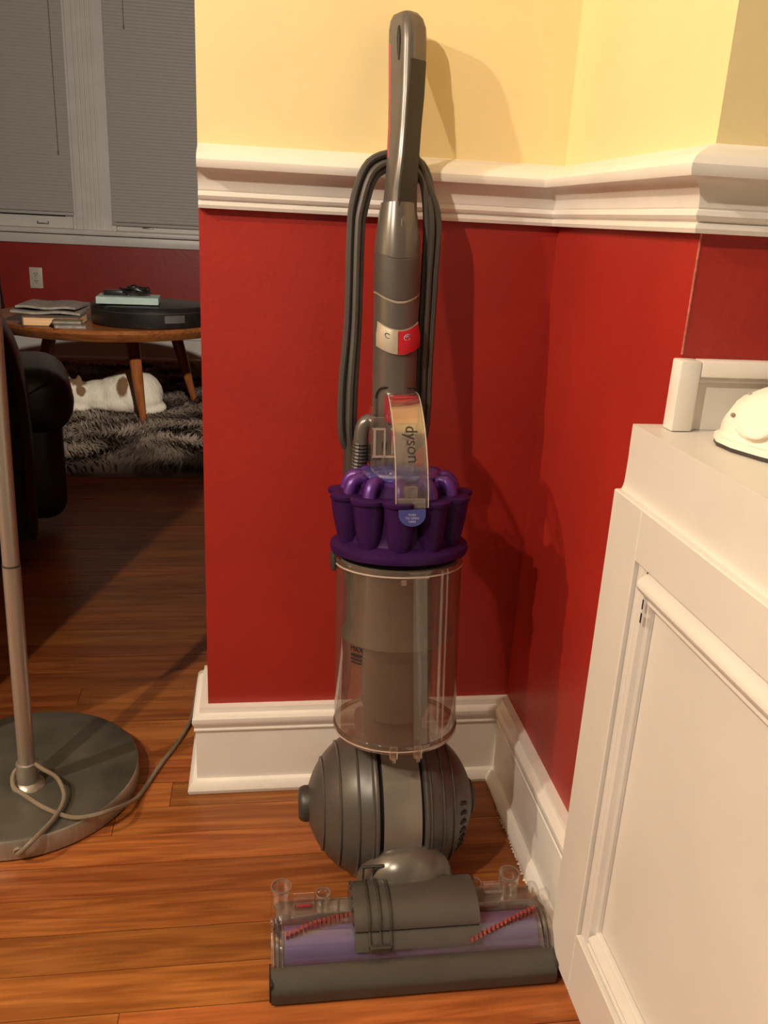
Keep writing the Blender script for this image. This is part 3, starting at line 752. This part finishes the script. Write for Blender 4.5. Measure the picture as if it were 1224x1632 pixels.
def cleaner_head():
    XA, XB = -.3835, -.0450
    base = vw('sole_plate', bx(XA+.004, XB-.004, -.415, -.305, .004, .016, .003), GREYD)
    fb = [(-.4240, .0045), (-.4245, .017), (-.4235, .0205), (-.4205, .0235), (-.4100, .0310), (-.4020, .0355), (-.3990, .0350), (-.3985, .0045)]
    vw('front_bumper', prism(fb, XA, XB), mat('bumper_grey', (.048, .041, .035), .34, var=.06), ang=40)
    vw('bumper_end', bx(XA-.0022, XA+.001, -.4210, -.388, .003, .030, .003), BLK)
    vw('bumper_end', bx(XB-.001, XB+.0016, -.4210, -.388, .003, .030, .002), GREYD)
    vw('rear_tray', bx(XA+.006, XB-.006, -.345, -.318, .0165, .030, .002), GREYD)
    # brush bar
    Mx = Matrix.Translation((0, -.371, .032)) @ rotm('Y', PI/2)
    b = vw('brush_bar', lathe([(.001, XA+.016), (.024, XA+.016), (.0245, XA+.018), (.0245, XB-.018), (.024, XB-.016), (.001, XB-.016)], 32, Mx), BRUSH)
    for s in (0, 1):
        tu = []
        n = 56
        for i in range(n):
            q = i/(n-1); x = XA+.019+(XB-XA-.038)*q
            if (s == 0 and q > .34) or (s == 1 and q < .72): continue
            a = math.radians(108-200*q+180*s)
            c = Vector((x, -.371+.0245*math.cos(a), .032+.0245*math.sin(a)))
            Mm = Matrix.Translation(c) @ rotm('X', a-PI/2)
            tu.append(xf(bx(-.0017, .0017, -.0028, .0028, -.002, .0105), Mm))
        vw('bristle_row', join(*tu), BRIST, b, smooth=False)
    vw('brush_well', join(bx(XA+.012, XB-.012, -.3985, -.335, .0165, .0185), bx(XA+.012, XB-.012, -.340, -.3365, .0185, .050)), BLK, smooth=False)
    # clear window over the brush
    arc = [(-.4000, .0365), (-.3960, .0475), (-.3860, .0575), (-.3720, .0625), (-.3560, .0615), (-.3440, .0560)]
    win = prism(arc+[(y, z-.0016) for y, z in reversed(arc)], XA+.012, XB-.012)
    vw('clear_window', win, CLRH, ang=40)
    # clear ledge behind the window, at both sides of the motor cover
    for (x0, x1) in ((XA+.006, -.2850), (-.1345, XB-.008)):
        vw('clear_ledge', join(bx(x0, x1, -.345, -.320, .050, .0535, .001, 1), bx(x0, x1, -.3465, -.3435, .044, .0575, .001, 1), bx(x0, x1, -.3215, -.3195, .030, .0555, .0006, 1)), clear('ledge_clear', (.86, .82, .78), .14, .28, (.34, .28, .23)))
    # ribbed clear ends
    for s, xe in ((1, XA), (-1, XB)):
        g = []
        for j in range(3):
            x0 = xe+s*(.0015+.0052*j); pth = crom([(x0, -.345, .052-.002*j), (x0, -.365, .060-.003*j), (x0, -.384, .056-.003*j), (x0, -.396, .044-.002*j), (x0, -.4025, .030)], 4)
            g.append(tube(pth, .0024, 8))
        e = vw('clear_end', join(*g), CLR)
        outline = [(-.318, .018), (-.318, .050), (-.345, .0555), (-.366, .0615), (-.384, .0570), (-.396, .0455), (-.402, .033), (-.402, .018)]
        vw('end_plate', prism(outline, xe+s*.0005, xe+s*.0022), CLR, e)
    # clear air tubes standing up behind
    def cup(x, y, r, h, z0=.050):
        vw('clear_tube', lathe([(r*.96, z0), (r, z0+.001), (r, z0+h-.001), (r*.97, z0+h), (r*.86, z0+h), (r*.86, z0+.002), (.001, z0+.0015)], 24, Matrix.Translation((x, y, 0)), cap=False), CLR)
        vw('tube_rim', lathe([(r*.93, z0+h-.0006), (r*1.02, z0+h-.0006), (r*1.02, z0+h+.0006), (r*.93, z0+h+.0006)], 24, Matrix.Translation((x, y, 0)), cap=False), mat('tube_rim_plastic', (.20, .165, .145), .25, var=.1))
    cup(-.3705, -.318, .0125, .026); cup(-.3190, -.3235, .0090, .017); cup(-.1260, -.3235, .0085, .018); cup(-.0800, -.3190, .0128, .026)
    for (x0, x1) in ((-.356, -.330), (-.116, -.093)):
        vw('clear_block', join(bx(x0, x1, -.336, -.324, .0535, .0625, .0012, 1), tube([(x0, -.326, .0665), (x1, -.326, .0665)], .0035, 10)), CLR)
    vw('red_lever', join(bx(-.352, -.333, -.333, -.330, .055, .058, .001, 1)), REDC)
    # motor cover
    XA2, XB2 = -.2860, -.1345
    mc = [(-.3960, .0440), (-.4000, .0475), (-.3985, .0510), (-.3868, .0622), (-.3850, .0632), (-.3885, .0665), (-.3878, .0700), (-.3840, .0755), (-.3770, .0812), (-.3670, .0852), (-.3550, .0876), (-.3400, .0870), (-.3240, .0820), (-.3140, .0740), (-.3080, .0600), (-.3060, .0400), (-.3100, .0180), (-.3400, .0180), (-.3440, .0440)]
    c = vw('motor_cover', prism(mc, XA2, XB2), GREY, ang=25)
    top = [q for q in mc if q[1] >= .0475 and q[0] < -.3065]
    for xx in (-.2690, -.2560, -.2435):
        outer = [(y-.0015 if y < -.36 else y, z+.0032) for (y, z) in top[1:]]
        inn = [(y, z-.002) for (y, z) in reversed(top[1:])]
        vw('cover_rib', prism(outer+inn, xx-.0011, xx+.0011), GREYD, c)
    vw('latch_block', join(bx(-.2690, -.2435, -.4035, -.3965, .0470, .0560, .0015, 1)), GREYD, c)
    vw('latch_loop', join(bx(-.2700, -.2675, -.318, -.3140, .070, .097, .0008, 1), bx(-.2445, -.242, -.318, -.3140, .070, .097, .0008, 1), bx(-.2700, -.242, -.318, -.3140, .0945, .098, .0008, 1), bx(-.257, -.255, -.318, -.3140, .070, .097)), GREYD, c)
    for xx in (XA2, XB2):
        for j in range(5):
            a = math.radians(60+22*j)
            vw('cover_hole', ball((xx, -.342+.0395*math.cos(a), .045+.0395*math.sin(a)), (.0016, .0026, .0026), 8, 6), BLK, c)
    # swivel neck dome between the head and the ball
    Mn = Matrix.Translation((-.211, -.292, .052)) @ rotm('X', math.radians(16))
    pr = [(.0630*math.cos(math.radians(q)), .060*math.sin(math.radians(q))) for q in range(-30, 90, 8)]+[(.001, .060)]
    n = vw('swivel_neck', xf(lathe(pr, 40), Mn @ Matrix.Diagonal((1, .78, 1, 1))), GREYL, ang=40)
    vw('neck_yoke', join(bx(-.2300, -.1800, -.290, -.215, .014, .052, .012, 3)), GREYD, n)
cleaner_head()

# ------------------------------------------------------------------ floor lamp by the opening
def floor_lamp():
    t = thing('floor_lamp', 'brushed nickel floor lamp with round weighted base and looped cord', 'lamp', (-.75, .005, 0))
    T = Matrix.Translation((.75, -.005, 0))
    def ob(n, g, m, parent=t, **k): return obj(n, g, m, parent, M=T, **k)
    TB_ = Matrix.Translation((-.75, .005, 0))
    b = ob('base', lathe([(.001, .001), (.162, .001), (.1645, .003), (.1650, .006), (.1650, .031), (.1635, .0335)], 72, TB_), STEEL, ang=40)
    ob('base_top', lathe([(.1634, .0336), (.160, .0350), (.10, .0356), (.03, .0360), (.001, .0360)], 72, TB_), BASETOP, b, ang=40)
    ob('cord_grommet', xf(lathe([(.0035, 0), (.007, 0), (.0075, .0015), (.0055, .003), (.0035, .0025)], 16, cap=False), Matrix.Translation((-.7235, -.1580, .017)) @ rotm('Z', .16) @ rotm('X', PI/2)), STEEL, b)
    px, py = -.7385, -.036
    def pl(z): return (px+.018*z, py, z)
    ob('collar', lathe([(.024, .0362), (.022, .040), (.0155, .044), (.0150, .075), (.0128, .0760)], 28, Matrix.Translation((px+.001, py, 0))), STEEL)
    ob('pole', tube([pl(.04), pl(.39)], .0118, 24), STEEL)
    ob('pole', tube([pl(.3905), pl(.75)], .0112, 24), STEEL)
    ob('pole', tube([pl(.7505), pl(1.70)], .0100, 20), STEEL)
    ob('pole_joint', tube([pl(.389), pl(.3915)], .0123, 24), GREYD)
    top = Vector(pl(1.70))
    sh = ob('shade', lathe([(.012, -.01), (.030, -.004), (.075, .018), (.115, .055), (.130, .095), (.127, .096), (.112, .058), (.072, .022), (.012, .006)], 40, Matrix.Translation(top)), mat('frosted_bowl', (.62, .55, .46), .5, var=.04))
    ob('bulb', ball((top.x, top.y, top.z+.05), .028, 16, 12), mat('unlit_bulb', (.7, .66, .6), .3, var=.03), sh)
    # cord: out of the grommet, over the base, a turn round the collar, then away along the floor and behind the wall
    c1 = [(-.7235, -.164, .017), (-.716, -.170, .026), (-.700, -.164, .040), (-.682, -.125, .0425), (-.676, -.085, .046), (-.690, -.058, .060), (-.712, -.050, .072), (-.724, -.040, .074)]
    ob('cord', tube(crom(c1, 6), .0032, 8), CORDL)
    c2 = [(-.722, -.034, .072), (-.735, -.018, .066), (-.757, -.030, .055), (-.754, -.053, .046), (-.738, -.066, .0415), (-.700, -.098, .0395), (-.660, -.121, .0395), (-.632, -.120, .0395), (-.610, -.106, .036), (-.594, -.080, .024), (-.582, -.045, .009), (-.572, -.010, .0042), (-.556, .045, .0035), (-.536, .100, .0035), (-.520, .155, .0035), (-.514, .20, .0035), (-.513, .25, .0035), (-.508, .32, .0035), (-.47, .40, .0035), (-.40, .44, .0035)]
    ob('cord', tube(crom(c2, 6), .0034, 8), CORDL)
    return t
LAMP = floor_lamp()
# ceiling fixture of the front room: two bare bulbs in open cups under a round canopy
fx = thing('ceiling_light', 'two bulb nickel ceiling light in the front room', 'ceiling lamp', (-1.61, -1.10, ZT))
obj('canopy', lathe([(.001, -.002), (.09, -.002), (.09, -.02), (.07, -.03), (.001, -.03)], 32), STEEL, fx)
GLOW = emit('warm_bulb', (1, .78, .5), 8)
for (x, y, z, pw) in CEIL_BULBS:
    q = Vector((x+1.61, y+1.10, z-ZT))
    obj('stem', tube(crom([(q.x*.04, q.y*.04, -.028), (q.x*.10, q.y*.10, -.45), (q.x*.6, q.y*.6, q.z+.02), (q.x*.95, q.y*.95, q.z+.03), (q.x, q.y, q.z+.10)], 5), .006, 10), STEEL, fx)
    obj('socket_cup', lathe([(.010, .105), (.022, .100), (.026, .075), (.024, .072), (.008, .072)], 24, Matrix.Translation(q)), STEEL, fx)
    obj('bulb', xf(lathe([(.010, .072), (.014, .060), (.026, .038), (.029, .024)], 20, cap=False), Matrix.Translation(q)), GLOW, fx)
    light('ceiling_bulb_light', 'POINT', (x, y, z), pw, .020)
# unseen table lamp on a side table, added for side light from the left
def added_table_lamp(loc, label, power, col, tlabel):
    x, y, z = loc
    st = thing('added_lamp_table', tlabel, 'table', (x, y, 0))
    th = .55 if z > 1 else .36
    obj('tabletop', lathe([(.001, th-.025), (.19, th-.025), (.20, th-.015), (.20, th), (.001, th)], 40), TEAK, st, ang=30)
    for i in range(3):
        a = 2*PI*i/3+.5
        obj('leg', tube([(.10*math.cos(a), .10*math.sin(a), th-.02), (.16*math.cos(a), .16*math.sin(a), .0005)], [.016, .010], 14), TEAKL, st)
    t = thing('added_table_lamp', label, 'lamp', (x, y, th+.0008))
    h = z-th
    obj('lamp_base', lathe([(.001, .0), (.06, .0), (.062, .012), (.03, .03), (.045, .09), (.05, .14), (.03, .20), (.010, .22), (.008, h-.06), (.001, h-.06)], 32), mat('glazed_ceramic', (.30, .26, .2), .3, var=.1), t)
    obj('bulb', ball((0, 0, h-.03), (.022, .022, .028), 14, 10), GLOW, t)
    # low open cone shade: the bulb shines out beneath it
    obj('shade', lathe([(.05, h+.13), (.12, h+.085), (.119, h+.083), (.05, h+.127)], 36, cap=False), STEEL, t)
    l = light('added_table_lamp_light', 'POINT', (x, y, z-.015), power, .035); l.data.color = col
added_table_lamp(SIDE_LAMP, 'added unseen table lamp in the front room left of the opening', SIDE_POWER, WARM, 'added round side table under the unseen table lamp')
def added_spot_lamp():  # unseen spot, added to light cat and blinds while the floor stays dark
    x, y, z = FAR_LAMP
    t = thing('added_spot_lamp', 'added unseen spot lamp behind the red wall lighting the next room', 'lamp', (x+.12, y, 0))
    aim = (Vector((-1.20, 3.55, .80))-Vector(FAR_LAMP)).normalized()
    q = Vector((-.12, 0, z))
    obj('base', lathe([(.001, .0006), (.115, .0006), (.12, .005), (.12, .018), (.115, .022), (.001, .024)], 40), STEEL, t)
    obj('pole', tube([(0, 0, .02), (0, 0, z+.10)], .009, 14), STEEL, t)
    obj('arm', tube(crom([(0, 0, z+.10), (-.03, -.01, z+.13), (-.10, -.03, z+.12), tuple(q-aim*.085)], 5), .006, 10), STEEL, t)
    rq = Vector((0, 0, -1)).rotation_difference(aim).to_matrix().to_4x4()
    h = obj('shade', lathe([(.014, .09), (.032, .082), (.042, .05), (.062, -.035), (.0605, -.035), (.040, .05), (.030, .079), (.014, .086)], 30, Matrix.Translation(q) @ rq), STEEL, t)
    obj('bulb', xf(ball((0, 0, .030), .024, 14, 10), Matrix.Translation(q) @ rq), GLOW, h)
    l = light('added_spot_light', 'SPOT', FAR_LAMP, FAR_POWER, .03); l.data.color = FAR_COL
    l.data.spot_size = math.radians(74); l.data.spot_blend = .55
    l.rotation_euler = aim.to_track_quat('-Z', 'Y').to_euler()
added_spot_lamp()

# ------------------------------------------------------------------ next room: table, things on it, rug, cat, armchair
def table():
    cx, cy, r, z = -1.0, 2.62, .49, .42
    t = thing('coffee_table', 'round teak coffee table with tapered splayed legs on the shag rug', 'table', (cx, cy, 0))
    obj('tabletop', lathe([(.001, z-.048), (r-.05, z-.048), (r-.022, z-.044), (r-.006, z-.026), (r, z-.014), (r, z-.003), (r-.004, z), (.001, z)], 72), TEAK, t, ang=25)
    for (lx, ly) in ((.140, -.262), (.315, .18), (-.325, -.10)):
        obj('leg', tube([(lx*.72, ly*.84, z-.045), (lx*.86, ly*.92, .2), (lx, ly, .018)], [.028, .022, .0125], 20), TEAKL, t)
    return z
TZ = table()
def table_things():
    z = TZ+.0006
    def boxthing(name, label, cat, c, rz, w, d, h, zz, cover, pages, group=None):
        o = thing(name, label, cat, (c[0], c[1], zz), group); o.rotation_euler = (0, 0, rz)
        obj('page_block', bx(-w/2+.004, w/2, -d/2+.003, d/2-.003, .003, h-.003), pages, o, smooth=False)
        obj('cover', join(bx(-w/2, w/2+.002, -d/2, d/2, 0, .0028), bx(-w/2, w/2+.002, -d/2, d/2, h-.0028, h), bx(-w/2, -w/2+.003, -d/2, d/2, .0028, h-.0028)), cover, o, smooth=False)
        return o
    boxthing('thick_book', 'thick book with tan page edges under the newspapers', 'book', (-1.165, 2.305), .03, .20, .20, .034, z, BOOKC, PAGES)
    boxthing('small_book', 'small tan book lying at the front edge of the coffee table', 'book', (-1.085, 2.172), .12, .11, .048, .016, z, BOOKC, PAPER)
    boxthing('small_book', 'small brown book stacked on the tan one at the table front', 'book', (-1.095, 2.175), .04, .10, .045, .014, z+.0165, mat('olive_cover', (.14, .11, .06), .6, var=.2), PAPER)
    # newspapers: a wavy sheet stack
    def paper(label, c, rz, w, d, zz, seed):
        n, m = 14, 6; rg = random.Random(seed); ph = rg.random()*6
        v = []; f = []
        for s in (1, 0):
            for j in range(m+1):
                for i in range(n+1):
                    x = -w/2+w*i/n; y = -d/2+d*j/m
                    v.append((x, y, .0015+(.008 if s else 0)+.0028*math.sin(9*x/w+ph+2*y/d)+.0028))
        A = (n+1)*(m+1)
        for j in range(m):
            for i in range(n):
                a = j*(n+1)+i; f.append((a, a+1, a+n+2, a+n+1)); f.append((A+a, A+a+n+1, A+a+n+2, A+a+1))
        for i in range(n):
            f.append((i, A+i, A+i+1, i+1)); a = m*(n+1)+i; f.append((a, a+1, A+a+1, A+a))
        for j in range(m):
            a = j*(n+1); f.append((a, a+n+1, A+a+n+1, A+a)); a += n; f.append((a, A+a, A+a+n+1, a+n+1))
        o = obj('newspaper', (v, f), PAPER); o.location = (c[0], c[1], zz); o.rotation_euler = (0, 0, rz)
        tag(o, label, 'newspaper', 'newspapers on the coffee table')
    paper('folded newspaper lying directly on the thick tan book', (-1.195, 2.395), .03, .25, .27, z+.0345, 1)
    paper('crumpled newspaper topmost on the paper stack', (-1.19, 2.41), -.04, .22, .25, z+.0505, 2)
    # big round black case
    t = thing('round_black_case', 'large round black case lying on the coffee table', 'case', (-.825, 2.42, z))
    R_, h = .225, .078
    obj('body', lathe([(.001, 0), (R_-.008, 0), (R_-.002, .004), (R_, .012), (R_, h-.012), (R_-.006, h-.003), (R_-.012, h), (.001, h+.004)], 64), BLKPL, t, ang=30)
    obj('lid_groove', lathe([(R_-.001, h-.022), (R_+.0012, h-.021), (R_+.0012, h-.018), (R_-.001, h-.017)], 64, cap=False), GREYD, t)
    lp = []
    for i in range(9):
        a = math.radians(-70+i*2.6); lp.append(a)
    lab = loft([[(rr_*math.cos(a), rr_*math.sin(a), zz) for rr_, zz in ((R_, .024), (R_+.0014, .024), (R_+.0014, .052), (R_, .052))] for a in lp])
    obj('side_label', lab, mat('grey_label', (.085, .075, .07), .5, var=.1), t)
    o = obj('pale_box', bx(-.115, .115, -.075, .075, 0, .026, .0015, 1), TEAL); o.location = (-.895, 2.345, z+.0835); o.rotation_euler = (0, 0, .05)
    tag(o, 'flat pale teal box on top of the round black case', 'box')
    rg = random.Random(5); pts = []
    for i in range(46):
        a = i*.9; rad = .028+.016*rg.random()
        pts.append((rad*math.cos(a)*1.25+.03*(i/46), rad*math.sin(a), .006+.030*abs(math.sin(i*.37))*rg.random()+.004))
    c = thing('tangled_cable', 'tangled black cable heaped on the pale teal box', 'cable', (-.880, 2.35, z+.1100))
    obj('cable', tube(crom(pts, 3), .0034, 6), BLKPL, c)
    obj('adapter', bx(-.105, -.02, -.025, .025, .0006, .020, .005), BLKPL, c)
table_things()

def rug():
    global WOOL
    WOOL = mat('shag_wool', (.30, .235, .185), .95, var=.5, scale=7, col2=(.08, .058, .044), spec=.1)
    cx, cy = -.95, 2.70; hx, hy = .86, 1.03
    rg = random.Random(3)
    n = 90; loop = []
    for i in range(n):
        a = 2*PI*i/n; c_, s_ = math.cos(a), math.sin(a)
        k = (abs(c_)**4+abs(s_)**4)**-.25
        w = 1+.035*math.sin(5*a+1)+.02*math.sin(11*a)
        loop.append((hx*k*c_*w, hy*k*s_*w))
    t = thing('shag_rug', 'grey brown long haired shag rug under the coffee table', 'rug', (cx, cy, 0))
    obj('backing', prism(loop, .0008, .012, 'z'), WOOL, t)
    V_, F_ = [], []
    def nz(x, y): return math.sin(3.1*x+1.3*math.sin(4.3*y))+math.sin(5.2*y-2.1*math.sin(2.7*x))
    cnt = 0
    while cnt < 30000:
        x = rg.uniform(-hx*1.04, hx*1.04); y = rg.uniform(-hy*1.04, hy*1.04)
        if (abs(x/hx)**4+abs(y/hy)**4) > 1.0: continue
        if abs(x) > .75 and y > .2 : 
            if rg.random() < .5: cnt += 1; continue
        a = 2.2*nz(x*2.2, y*2.2)+rg.gauss(0, .35); tilt = .75+.35*math.sin(9*x+4*y)
        L_ = rg.uniform(.030, .060); w = rg.uniform(.0030, .0060)
        dx, dy = math.cos(a), math.sin(a)
        # a tuft of three-segment blade that droops
        b = len(V_)
        p0 = Vector((x, y, .010)); h1 = L_*.55*math.cos(tilt*.5); o1 = L_*.55*math.sin(tilt*.5)
        p1 = p0+Vector((dx*o1, dy*o1, h1)); p2 = p1+Vector((dx*L_*.5*math.sin(tilt+.5), dy*L_*.5*math.sin(tilt+.5), L_*.45*math.cos(tilt+.35)))
        sd = Vector((-dy, dx, 0))*w
        V_ += [tuple(p0-sd), tuple(p0+sd), tuple(p1+sd*.8), tuple(p1-sd*.8), tuple(p2)]
        F_ += [(b, b+1, b+2, b+3), (b+3, b+2, b+4)]
        cnt += 1
    me = bpy.data.meshes.new('pile'); me.from_pydata(V_, [], F_); me.materials.append(WOOL); me.shade_smooth()
    o = bpy.data.objects.new('pile', me); COL.objects.link(o); o.parent = t; o['kind'] = 'stuff'
rug()

def cat():
    cx, cy = -.985, 2.57
    parts = [ball((.060, .0, .078), (.125, .115, .100)), ball((.02, .0, .070), (.130, .108, .088)), ball((.085, -.040, .060), (.100, .085, .068)),
             ball((-.075, .0, .060), (.110, .092, .072)), ball((-.140, -.022, .055), (.075, .070, .056)), ball((-.178, -.042, .096), (.049, .047, .044)), ball((-.200, -.074, .082), (.025, .023, .020)),
             ball((-.170, -.070, .024), (.060, .034, .022)), ball((-.14, .03, .022), (.06, .035, .02)), ball((.03, -.055, .045), (.12, .062, .045)),
             ball((-.150, -.030, .080), (.050, .050, .050)), ball((0, 0, .035), (.165, .108, .036))]
    # tail curled along the near flank
    parts.append(tube(crom([(.17, .0, .03), (.185, -.05, .026), (.15, -.09, .022), (.09, -.105, .02)], 5), .017, 10))
    # ears
    for (ex, ey, rz) in ((-.154, -.050, -.3), (-.204, -.024, .5)):
        base = Matrix.Translation((ex, ey, .128)) @ rotm('Z', rz) @ rotm('Y', .12)
        parts.append(xf(lathe([(.021, -.012), (.017, .010), (.010, .026), (.002, .040)], 10), base @ Matrix.Diagonal((1, .5, 1, 1))))
    v, f = join(*parts)
    me = bpy.data.meshes.new('cat_tmp'); me.from_pydata(v, [], f)
    o = bpy.data.objects.new('cat_tmp', me); COL.objects.link(o)
    md = o.modifiers.new('r', 'REMESH'); md.mode = 'VOXEL'; md.voxel_size = .0055
    sm = o.modifiers.new('s', 'SMOOTH'); sm.factor = .6; sm.iterations = 6
    dg = bpy.context.evaluated_depsgraph_get(); m2 = bpy.data.meshes.new_from_object(o.evaluated_get(dg))
    bpy.data.objects.remove(o); m2.name = 'cat'
    # fur: white with brown patches on the back and head
    m, nt, b = nodes_of('white_and_brown_fur'); N, L = nt.nodes.new, nt.links.new
    tc = N('ShaderNodeTexCoord'); no = N('ShaderNodeTexNoise'); no.inputs['Scale'].default_value = 90; no.inputs['Detail'].default_value = 3
    mp = N('ShaderNodeMapping'); mp.inputs['Scale'].default_value = (1, 1, .35); L(tc.outputs['Object'], mp.inputs[0]); L(mp.outputs[0], no.inputs['Vector'])
    def patch(c, r, sc):
        d = N('ShaderNodeVectorMath'); d.operation = 'SUBTRACT'; d.inputs[1].default_value = c; L(tc.outputs['Object'], d.inputs[0])
        s = N('ShaderNodeVectorMath'); s.operation = 'MULTIPLY'; s.inputs[1].default_value = sc; L(d.outputs[0], s.inputs[0])
        ln = N('ShaderNodeVectorMath'); ln.operation = 'LENGTH'; L(s.outputs[0], ln.inputs[0])
        a = N('ShaderNodeMath'); a.operation = 'MULTIPLY_ADD'; L(no.outputs['Fac'], a.inputs[0]); a.inputs[1].default_value = r*.5; L(ln.outputs['Value'], a.inputs[2])
        mr = N('ShaderNodeMapRange'); mr.inputs[1].default_value = r*1.12; mr.inputs[2].default_value = r*1.40; mr.inputs[3].default_value = 1; mr.inputs[4].default_value = 0
        L(a.outputs[0], mr.inputs[0]); return mr.outputs[0]
    p1 = patch((.030, -.085, .118), .030, (1.15, .8, .62)); p2 = patch((-.160, -.040, .142), .040, (1, .9, .75)); p3 = patch((-.140, -.080, .100), .020, (1, 1, .8))
    mx1 = N('ShaderNodeMath'); mx1.operation = 'MAXIMUM'; L(p1, mx1.inputs[0]); L(p2, mx1.inputs[1])
    mx2 = N('ShaderNodeMath'); mx2.operation = 'MAXIMUM'; L(mx1.outputs[0], mx2.inputs[0]); L(p3, mx2.inputs[1])
    mc = N('ShaderNodeMix'); mc.data_type = 'RGBA'; mc.inputs[6].default_value = (.78, .70, .58, 1); mc.inputs[7].default_value = (.20, .115, .060, 1)
    L(mx2.outputs[0], mc.inputs[0]); L(mc.outputs[2], b.inputs['Base Color']); b.inputs['Roughness'].default_value = .95; b.inputs['Specular IOR Level'].default_value = .1
    bp = N('ShaderNodeBump'); bp.inputs['Strength'].default_value = .6; bp.inputs['Distance'].default_value = .006; L(no.outputs['Fac'], bp.inputs['Height']); L(bp.outputs[0], b.inputs['Normal'])
    m2.materials.clear(); m2.materials.append(m); m2.shade_smooth()
    t = thing('cat', 'white cat with brown patches curled up on the rug under the table', 'cat', (cx, cy, .026))
    bo = bpy.data.objects.new('body', m2); COL.objects.link(bo); bo.parent = t
    obj('eye', ball((-.178, -.0865, .101), (.006, .004, .0045), 10, 8), INK, t)
    obj('eye', ball((-.215, -.072, .101), (.004, .006, .0045), 10, 8), INK, t)
    obj('nose', ball((-.213, -.094, .085), (.004, .004, .003), 8, 6), mat('cat_nose', (.5, .2, .17), .5, var=.05), t)
cat()

def armchair():
    t = thing('black_armchair', 'black padded leather armchair seen from behind, left of the table', 'armchair', (-1.348, 1.14, 0)); t.rotation_euler = (0, 0, math.radians(14))
    T = Matrix.Translation((1.30, -1.25, 0))
    def ob(n, g, m=LEATHER, parent=t, **k): return obj(n, g, m, parent, M=T, ang=60, **k)
    def pad(x0, x1, y0, y1, z0, z1, b): return bx(x0, x1, y0, y1, z0, z1, b, 5)
    for (x0, x1, side) in ((-1.145, -.858, 1), (-1.80, -1.56, -1)):
        a = ob('arm_panel', pad(x0+.02, x1-.02, 1.02, 1.36, .075, .40, .05))
        ob('arm_pad', pad(x0-.01, x1+.012, .985, 1.39, .300, .472, .080))
        xs = x1-.006 if side > 0 else x0+.006
        ob('seam', tube(crom([(x0+.06, .99, .44), (x0+.13, .982, .40), (x0+.19, .985, .42), (x1-.04, 1.0, .450)], 5), .0025, 6), LEATHER, a)
    ob('seat_base', pad(-1.57, -1.13, 1.03, 1.36, .07, .27, .03))
    ob('seat_cushion', pad(-1.575, -1.125, 1.08, 1.39, .25, .42, .06))
    # backrest: rounded shoulders, leaning towards the camera
    prof = []
    for (x, z) in ((-1.75, .10), (-1.745, .50), (-1.70, .70), (-1.60, .80), (-1.40, .83), (-1.20, .80), (-1.09, .73), (-1.005, .63), (-.965, .54), (-.950, .38), (-.955, .10)):
        prof.append((x, z))
    cr = [(p.x, p.z) for p in crom([(x, 0, z) for x, z in prof], 4)]
    cxm, czm = -1.38, .45
    loops = []
    for (yy, s) in ((.80, .90), (.785, .95), (.80, .985), (.86, 1.0), (.96, 1.0), (1.03, .98), (1.06, .92)):
        loops.append([(cxm+(x-cxm)*s, yy-.10*(z-.3), czm+(z-czm)*s) for x, z in cr])
    ob('backrest', loft(loops))
    for (x, y) in ((-1.05, 1.06), (-1.70, 1.06), (-1.05, 1.32), (-1.70, 1.32)):
        ob('foot', lathe([(.020, .0005), (.026, .08), (.001, .08)], 14, Matrix.Translation((x, y, 0))), BLK)
armchair()
# dark bag with a pale cloth at the far left edge, beyond the table
t = thing('dark_bag', 'dark upright bag with a pale cloth against the far wall, at the left edge', 'bag', (-1.915, 3.80, 0))
obj('body', loft([[(a*math.cos(q*PI/10)*1.0, b_*math.sin(q*PI/10), z) for q in range(20)] for (z, a, b_) in ((.001, .13, .12), (.05, .165, .14), (.25, .165, .14), (.42, .150, .12), (.55, .155, .10), (.615, .12, .06), (.63, .05, .02))]), mat('dark_cloth', (.018, .014, .013), .8, var=.2), t, ang=60)
obj('pale_cloth', loft([[(.10+.045*math.cos(q*PI/8), -.135+.03*math.sin(q*PI/8), z) for q in range(16)] for z in (.26, .30, .34, .38)]), mat('blue_grey_cloth', (.16, .18, .19), .8, var=.2), t, ang=60)
